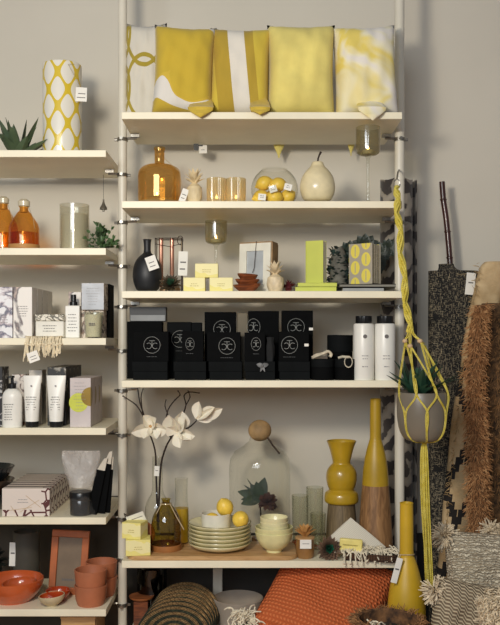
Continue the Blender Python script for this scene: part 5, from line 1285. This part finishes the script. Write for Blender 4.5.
# ---- cream woven cushions on the bench
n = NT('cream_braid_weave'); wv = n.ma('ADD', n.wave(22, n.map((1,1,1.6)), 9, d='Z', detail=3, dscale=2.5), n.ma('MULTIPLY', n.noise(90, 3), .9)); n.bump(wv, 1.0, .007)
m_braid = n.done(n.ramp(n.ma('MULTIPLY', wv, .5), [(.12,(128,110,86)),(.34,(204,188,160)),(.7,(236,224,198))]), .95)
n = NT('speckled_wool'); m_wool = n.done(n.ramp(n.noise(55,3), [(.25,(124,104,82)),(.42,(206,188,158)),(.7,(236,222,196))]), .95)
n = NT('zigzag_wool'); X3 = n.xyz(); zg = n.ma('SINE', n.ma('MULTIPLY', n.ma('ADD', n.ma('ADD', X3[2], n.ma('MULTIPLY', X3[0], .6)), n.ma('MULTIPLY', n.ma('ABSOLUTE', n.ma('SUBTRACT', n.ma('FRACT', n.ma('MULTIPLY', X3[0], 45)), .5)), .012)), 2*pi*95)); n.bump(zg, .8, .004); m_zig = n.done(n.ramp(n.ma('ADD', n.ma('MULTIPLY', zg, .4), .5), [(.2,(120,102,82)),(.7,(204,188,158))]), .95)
def wool_cushion(label, mat, W, H_, Tk, loc, rot, tufts, shag=None, n_=24):
    c = cushion(label, mat, W, H_, Tk, loc, rot, .006, group='cream wool cushions on the bench', n=n_, cat='cushion', pinch=.03)
    if shag:
        x0,x1,y0,y1,cnt,L = shag; g = G(); sp = []
        for k in range(cnt):
            u, v = R.uniform(x0,x1), R.uniform(y0,y1); e = max(0,(1-u**4))*max(0,(1-v**4)); sp.append(((W/2*u, -Tk/2*e**.45, H_/2*v), (u*.5,-1,v*.5+.1)))
        g.strands(sp, L, .0026, 4, 3, .5, .75).build('looped_pile', m_wool, c)
    for (cu, cv, cnt, L) in tufts:
        g = G(); sp = []
        for k in range(cnt):
            d = Vector((R.gauss(0,1),R.gauss(0,1),R.gauss(0,1))).normalized(); p = Vector((W/2*cu, -.005, H_/2*cv)); sp.append((p+d*.014, d))
        g.strands(sp, L, .0026, 4, 3, .3, .35).build('corner_tuft', m_wool, c)
    return c
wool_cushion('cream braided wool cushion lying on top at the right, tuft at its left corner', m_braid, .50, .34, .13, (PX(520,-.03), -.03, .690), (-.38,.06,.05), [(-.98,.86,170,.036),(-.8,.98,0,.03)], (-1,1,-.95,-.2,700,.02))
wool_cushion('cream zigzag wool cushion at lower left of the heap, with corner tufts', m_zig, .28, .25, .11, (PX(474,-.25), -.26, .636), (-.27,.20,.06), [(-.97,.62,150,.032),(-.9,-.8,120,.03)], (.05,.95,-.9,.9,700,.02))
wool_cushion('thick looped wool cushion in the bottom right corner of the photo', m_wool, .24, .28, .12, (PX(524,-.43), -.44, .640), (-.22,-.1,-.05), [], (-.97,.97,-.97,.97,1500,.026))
wool_cushion('small shaggy wool cushion poking up at right edge behind the braided one', m_wool, .20, .16, .07, (PX(520,.1), .11, .80), (-.2,-.2,0), [(-.9,.7,120,.03)], (-.97,.97,-.5,.97,500,.022))

# ---- macrame hanger
Y = -.12
n = NT('yellow_rope'); n.bump(n.wave(90, None, 0, d='DIAGONAL'), .8, .002); m_rope = n.done(n.ramp(n.noise(60,2), [(.3,(204,184,58)),(.7,(230,214,106))]), .8)
t = T('macrame_hanger', 'yellow macrame plant hanger with wooden beads hanging from the right pole', 'plant hanger', (PX(398,0), -.03, 0))
o_ = Vector((PX(398,0), -.03, 0))
def W_(px, py, y): return Vector((PX(px,y), y, PZ(py,y)))-o_
top = [(397,186,.0),(397,200,-.03),(399,225,-.055),(402,260,-.075),(406,300,-.095),(410,332,-.11)]
cl = [Vector(p) for p in smoothp([tuple(W_(*p)) for p in top], 12)]
g = G()
for s_ in range(6):
    pts = []
    for i, p in enumerate(cl):
        a = i*.42+s_*2*pi/6 if s_ < 3 else -i*.42+s_*2*pi/6; rad = .0088*(.6+.4*min(1,i/8)); pts.append(p+Vector((math.cos(a)*rad, math.sin(a)*rad*.7, 0)))
    g.tube(pts, .0040, 7)
g.build('braided_rope', m_rope, t)
hk = G(); hk.tube([Vector(W_(397,184,-.0))+Vector((.010*math.cos(a), 0, .016*math.sin(a))) for a in [2*pi*k/18 for k in range(19)]], .002, 6)
hk.tube([W_(397,179,0), W_(398,172,.06), W_(399,170,.18)], .003, 6)
hk.build('steel_ring', m_steel, t, label='steel ring and hook')
pc = Vector((PX(422,Y), Y, 0))
pr_out = prof([(12,441),(18,438),(22.4,430),(24.6,418),(25,406),(24.4,397),(23.4,392.5)], Y, 0); zpb = pr_out[0][1]
def pot_pt(a, py):
    for (ra, ya),(rb, yb) in zip([(12,441),(18,438),(22.4,430),(24.6,418),(25,406),(24.4,397),(23.4,390)],[(18,438),(22.4,430),(24.6,418),(25,406),(24.4,397),(23.4,390),(23.4,380)]):
        if yb <= py <= ya: hw = ra+(rb-ra)*(ya-py)/(ya-yb); break
    r = hw*S(Y)+.003; return Vector((pc.x+r*math.cos(a), pc.y+r*math.sin(a), PZ(py,Y)))-o_
knot = Vector((PX(424.5,Y), Y-.0, PZ(443,Y)))-o_
beads = [W_(405,341,-.115), W_(410,346,-.135), W_(420,341,-.13)]
start = cl[-1]; g = G(); bd = G()
angs = [-2.0, -1.0, .35, 1.6, 2.7, 3.6]
ax = [pi*1.5-.75, pi*1.5+.65, .2, pi-.2, pi*.5]
conf = [ (beads[0], [pi*1.06, pi*1.36]), (beads[1], [pi*1.36, pi*1.62]), (beads[2], [pi*1.62, pi*1.92]), (W_(424,345,-.09), [pi*1.92, pi*2.3]) ]
for b, (a0, a1) in conf:
    for dx in (-.002,.002): g.tube([start+Vector((dx,0,.01)), start.lerp(b,.5)+Vector((dx*1.5,-.002,0)), b+Vector((dx,0,.004))], .0018, 6)
    for a_ in (a0, a1):
        am = a_; crossp = pot_pt(am, 393)
        for dx in (0, .0035):
            d_ = Vector((dx,-.001,0)); ad = (a0+a1)/2
            g.tube(smoothp([tuple(b+d_), tuple(b.lerp(crossp,.55)+Vector((.004*(1 if a_>a0 else -1),-.006,0))+d_), tuple(crossp+d_), tuple(pot_pt(am+(.42 if a_==a0 else -.42), 410)+d_), tuple(pot_pt(ad, 430)+d_), tuple(pot_pt(ad+.1, 440)+d_), tuple(knot+d_)], 5), .0014, 6)
g.ball(knot, .009, 12, 8)
for b, _ in conf[:3]: bd.ball(b, .0088, 16, 10, sc=(1,1,.85))
g.build('cords', m_rope, t); bd.build('wooden_beads', M((206,176,136), .5, .08, name='pale_bead_wood'), t, label='pale wooden beads')
g = G()
for k in range(16):
    a = 2*pi*k/16; rr = .004+.007*(k % 3)/2; e = W_(430+R.uniform(-5,4), 600+R.uniform(-10,6), Y)
    g.tube(smoothp([tuple(knot), tuple(knot+Vector((rr*math.cos(a), rr*math.sin(a)*.7, -.03))), tuple(W_(426,510,Y)+Vector((rr*math.cos(a)*1.2, rr*math.sin(a), 0))), tuple(e+Vector((0,rr*math.sin(a),0)))], 4), .0024, 5)
g.build('tassel', m_rope, t)
t = T('hanging_planter', 'taupe ceramic bowl planter held by the yellow macrame cords', 'planter', (pc.x, pc.y, zpb))
n = NT('taupe_ceramic'); mt = n.done(n.ramp(n.noise(6,3), [(.3,(104,96,84)),(.7,(126,118,104))]), .35)
G().lathe(vessel([(a, b-zpb) for a, b in [tuple(p) for p in smoothp(pr_out, 3)]], .004), 48).build('planter_body', mt, t)
zr = pr_out[-1][1]-zpb
G().lathe([(0,zr-.012),(.07,zr-.012),(.07,zr-.008),(0,zr-.006)], 24).build('soil', M((36,30,24), .95, .3, 60, .5, name='soil'), t)
g = G()
for i in range(26):
    a = i*2.4; e = .45+.95*((i*7) % 10)/10; d = Vector((math.cos(a)*math.cos(e)-.1, math.sin(a)*math.cos(e), math.sin(e)))
    g.leaf((math.cos(a)*.012,math.sin(a)*.012,0), d, (0,0,1) if e < 1.2 else (math.cos(a),math.sin(a),.1), .085+.05*R.random(), .034, .1, .3, .0014, 7)
n = NT('agave_dark'); tag(g.build('agave_plant', n.done(n.ramp(n.noise(10,3), [(.3,(26,56,44)),(.7,(52,88,66))]), .45), loc=(pc.x-.012, pc.y, zpb+zr-.010)), 'dark green agave growing in the hanging taupe planter', 'plant')
# ================================================================ light and camera
w = bpy.data.worlds.new('world'); bpy.context.scene.world = w; w.use_nodes = True
bg = w.node_tree.nodes['Background']; bg.inputs[0].default_value = (.96, .95, 1.0, 1); bg.inputs[1].default_value = .185
def area(name, loc, target, size, power, col):
    l = bpy.data.lights.new(name, 'AREA'); l.shape = 'RECTANGLE'; l.size, l.size_y = size; l.energy = power; l.color = col
    o = bpy.data.objects.new(name, l); C.objects.link(o); o.location = loc
    o.rotation_euler = (Vector(target)-Vector(loc)).to_track_quat('-Z','Y').to_euler(); return o
def point(name, loc, power, col, r):
    l = bpy.data.lights.new(name, 'POINT'); l.energy = power; l.color = col; l.shadow_soft_size = r
    o = bpy.data.objects.new(name, l); C.objects.link(o); o.location = loc; return o
point('ceiling_lamp_light', (-.55, -2.0, 2.12), 92, (1.0, .90, .74), .13)
l = bpy.data.lights.new('floor_bounce_fill', 'SPOT'); l.energy = 260; l.color = (1.0,.86,.64); l.spot_size = 1.25; l.spot_blend = .6; l.shadow_soft_size = .1  # added fill lamp: warm bounce off the floor brightens the shelf undersides
o = bpy.data.objects.new('floor_bounce_fill', l); C.objects.link(o); o.location = (0,-1.7,2.75)
area('window_light', (-1.0, -3.8, 2.3), (0, .2, 1.6), (2.0, 1.2), 62, (.86, .93, 1.0))
cam = bpy.data.cameras.new('camera'); co = bpy.data.objects.new('camera', cam); C.objects.link(co)
co.location = (0, -CAM_D, CAM_H); co.rotation_euler = (pi/2, 0, 0)
cam.sensor_fit = 'HORIZONTAL'; cam.sensor_width = 36; cam.lens = 36*FPX/500
cam.shift_y = (HOR-312.5)/500      # horizon lies below the middle of the frame
cam.clip_start = .05
sc = bpy.context.scene; sc.camera = co
sc.view_settings.view_transform = 'Standard'; sc.view_settings.look = 'None'; sc.view_settings.gamma = 1; sc.view_settings.exposure = 0
sc.view_settings.use_curve_mapping = False
sc.cycles.use_denoising = True; sc.cycles.transparent_max_bounces = 24; sc.cycles.max_bounces = 10
sc.cycles.sample_clamp_indirect = 4
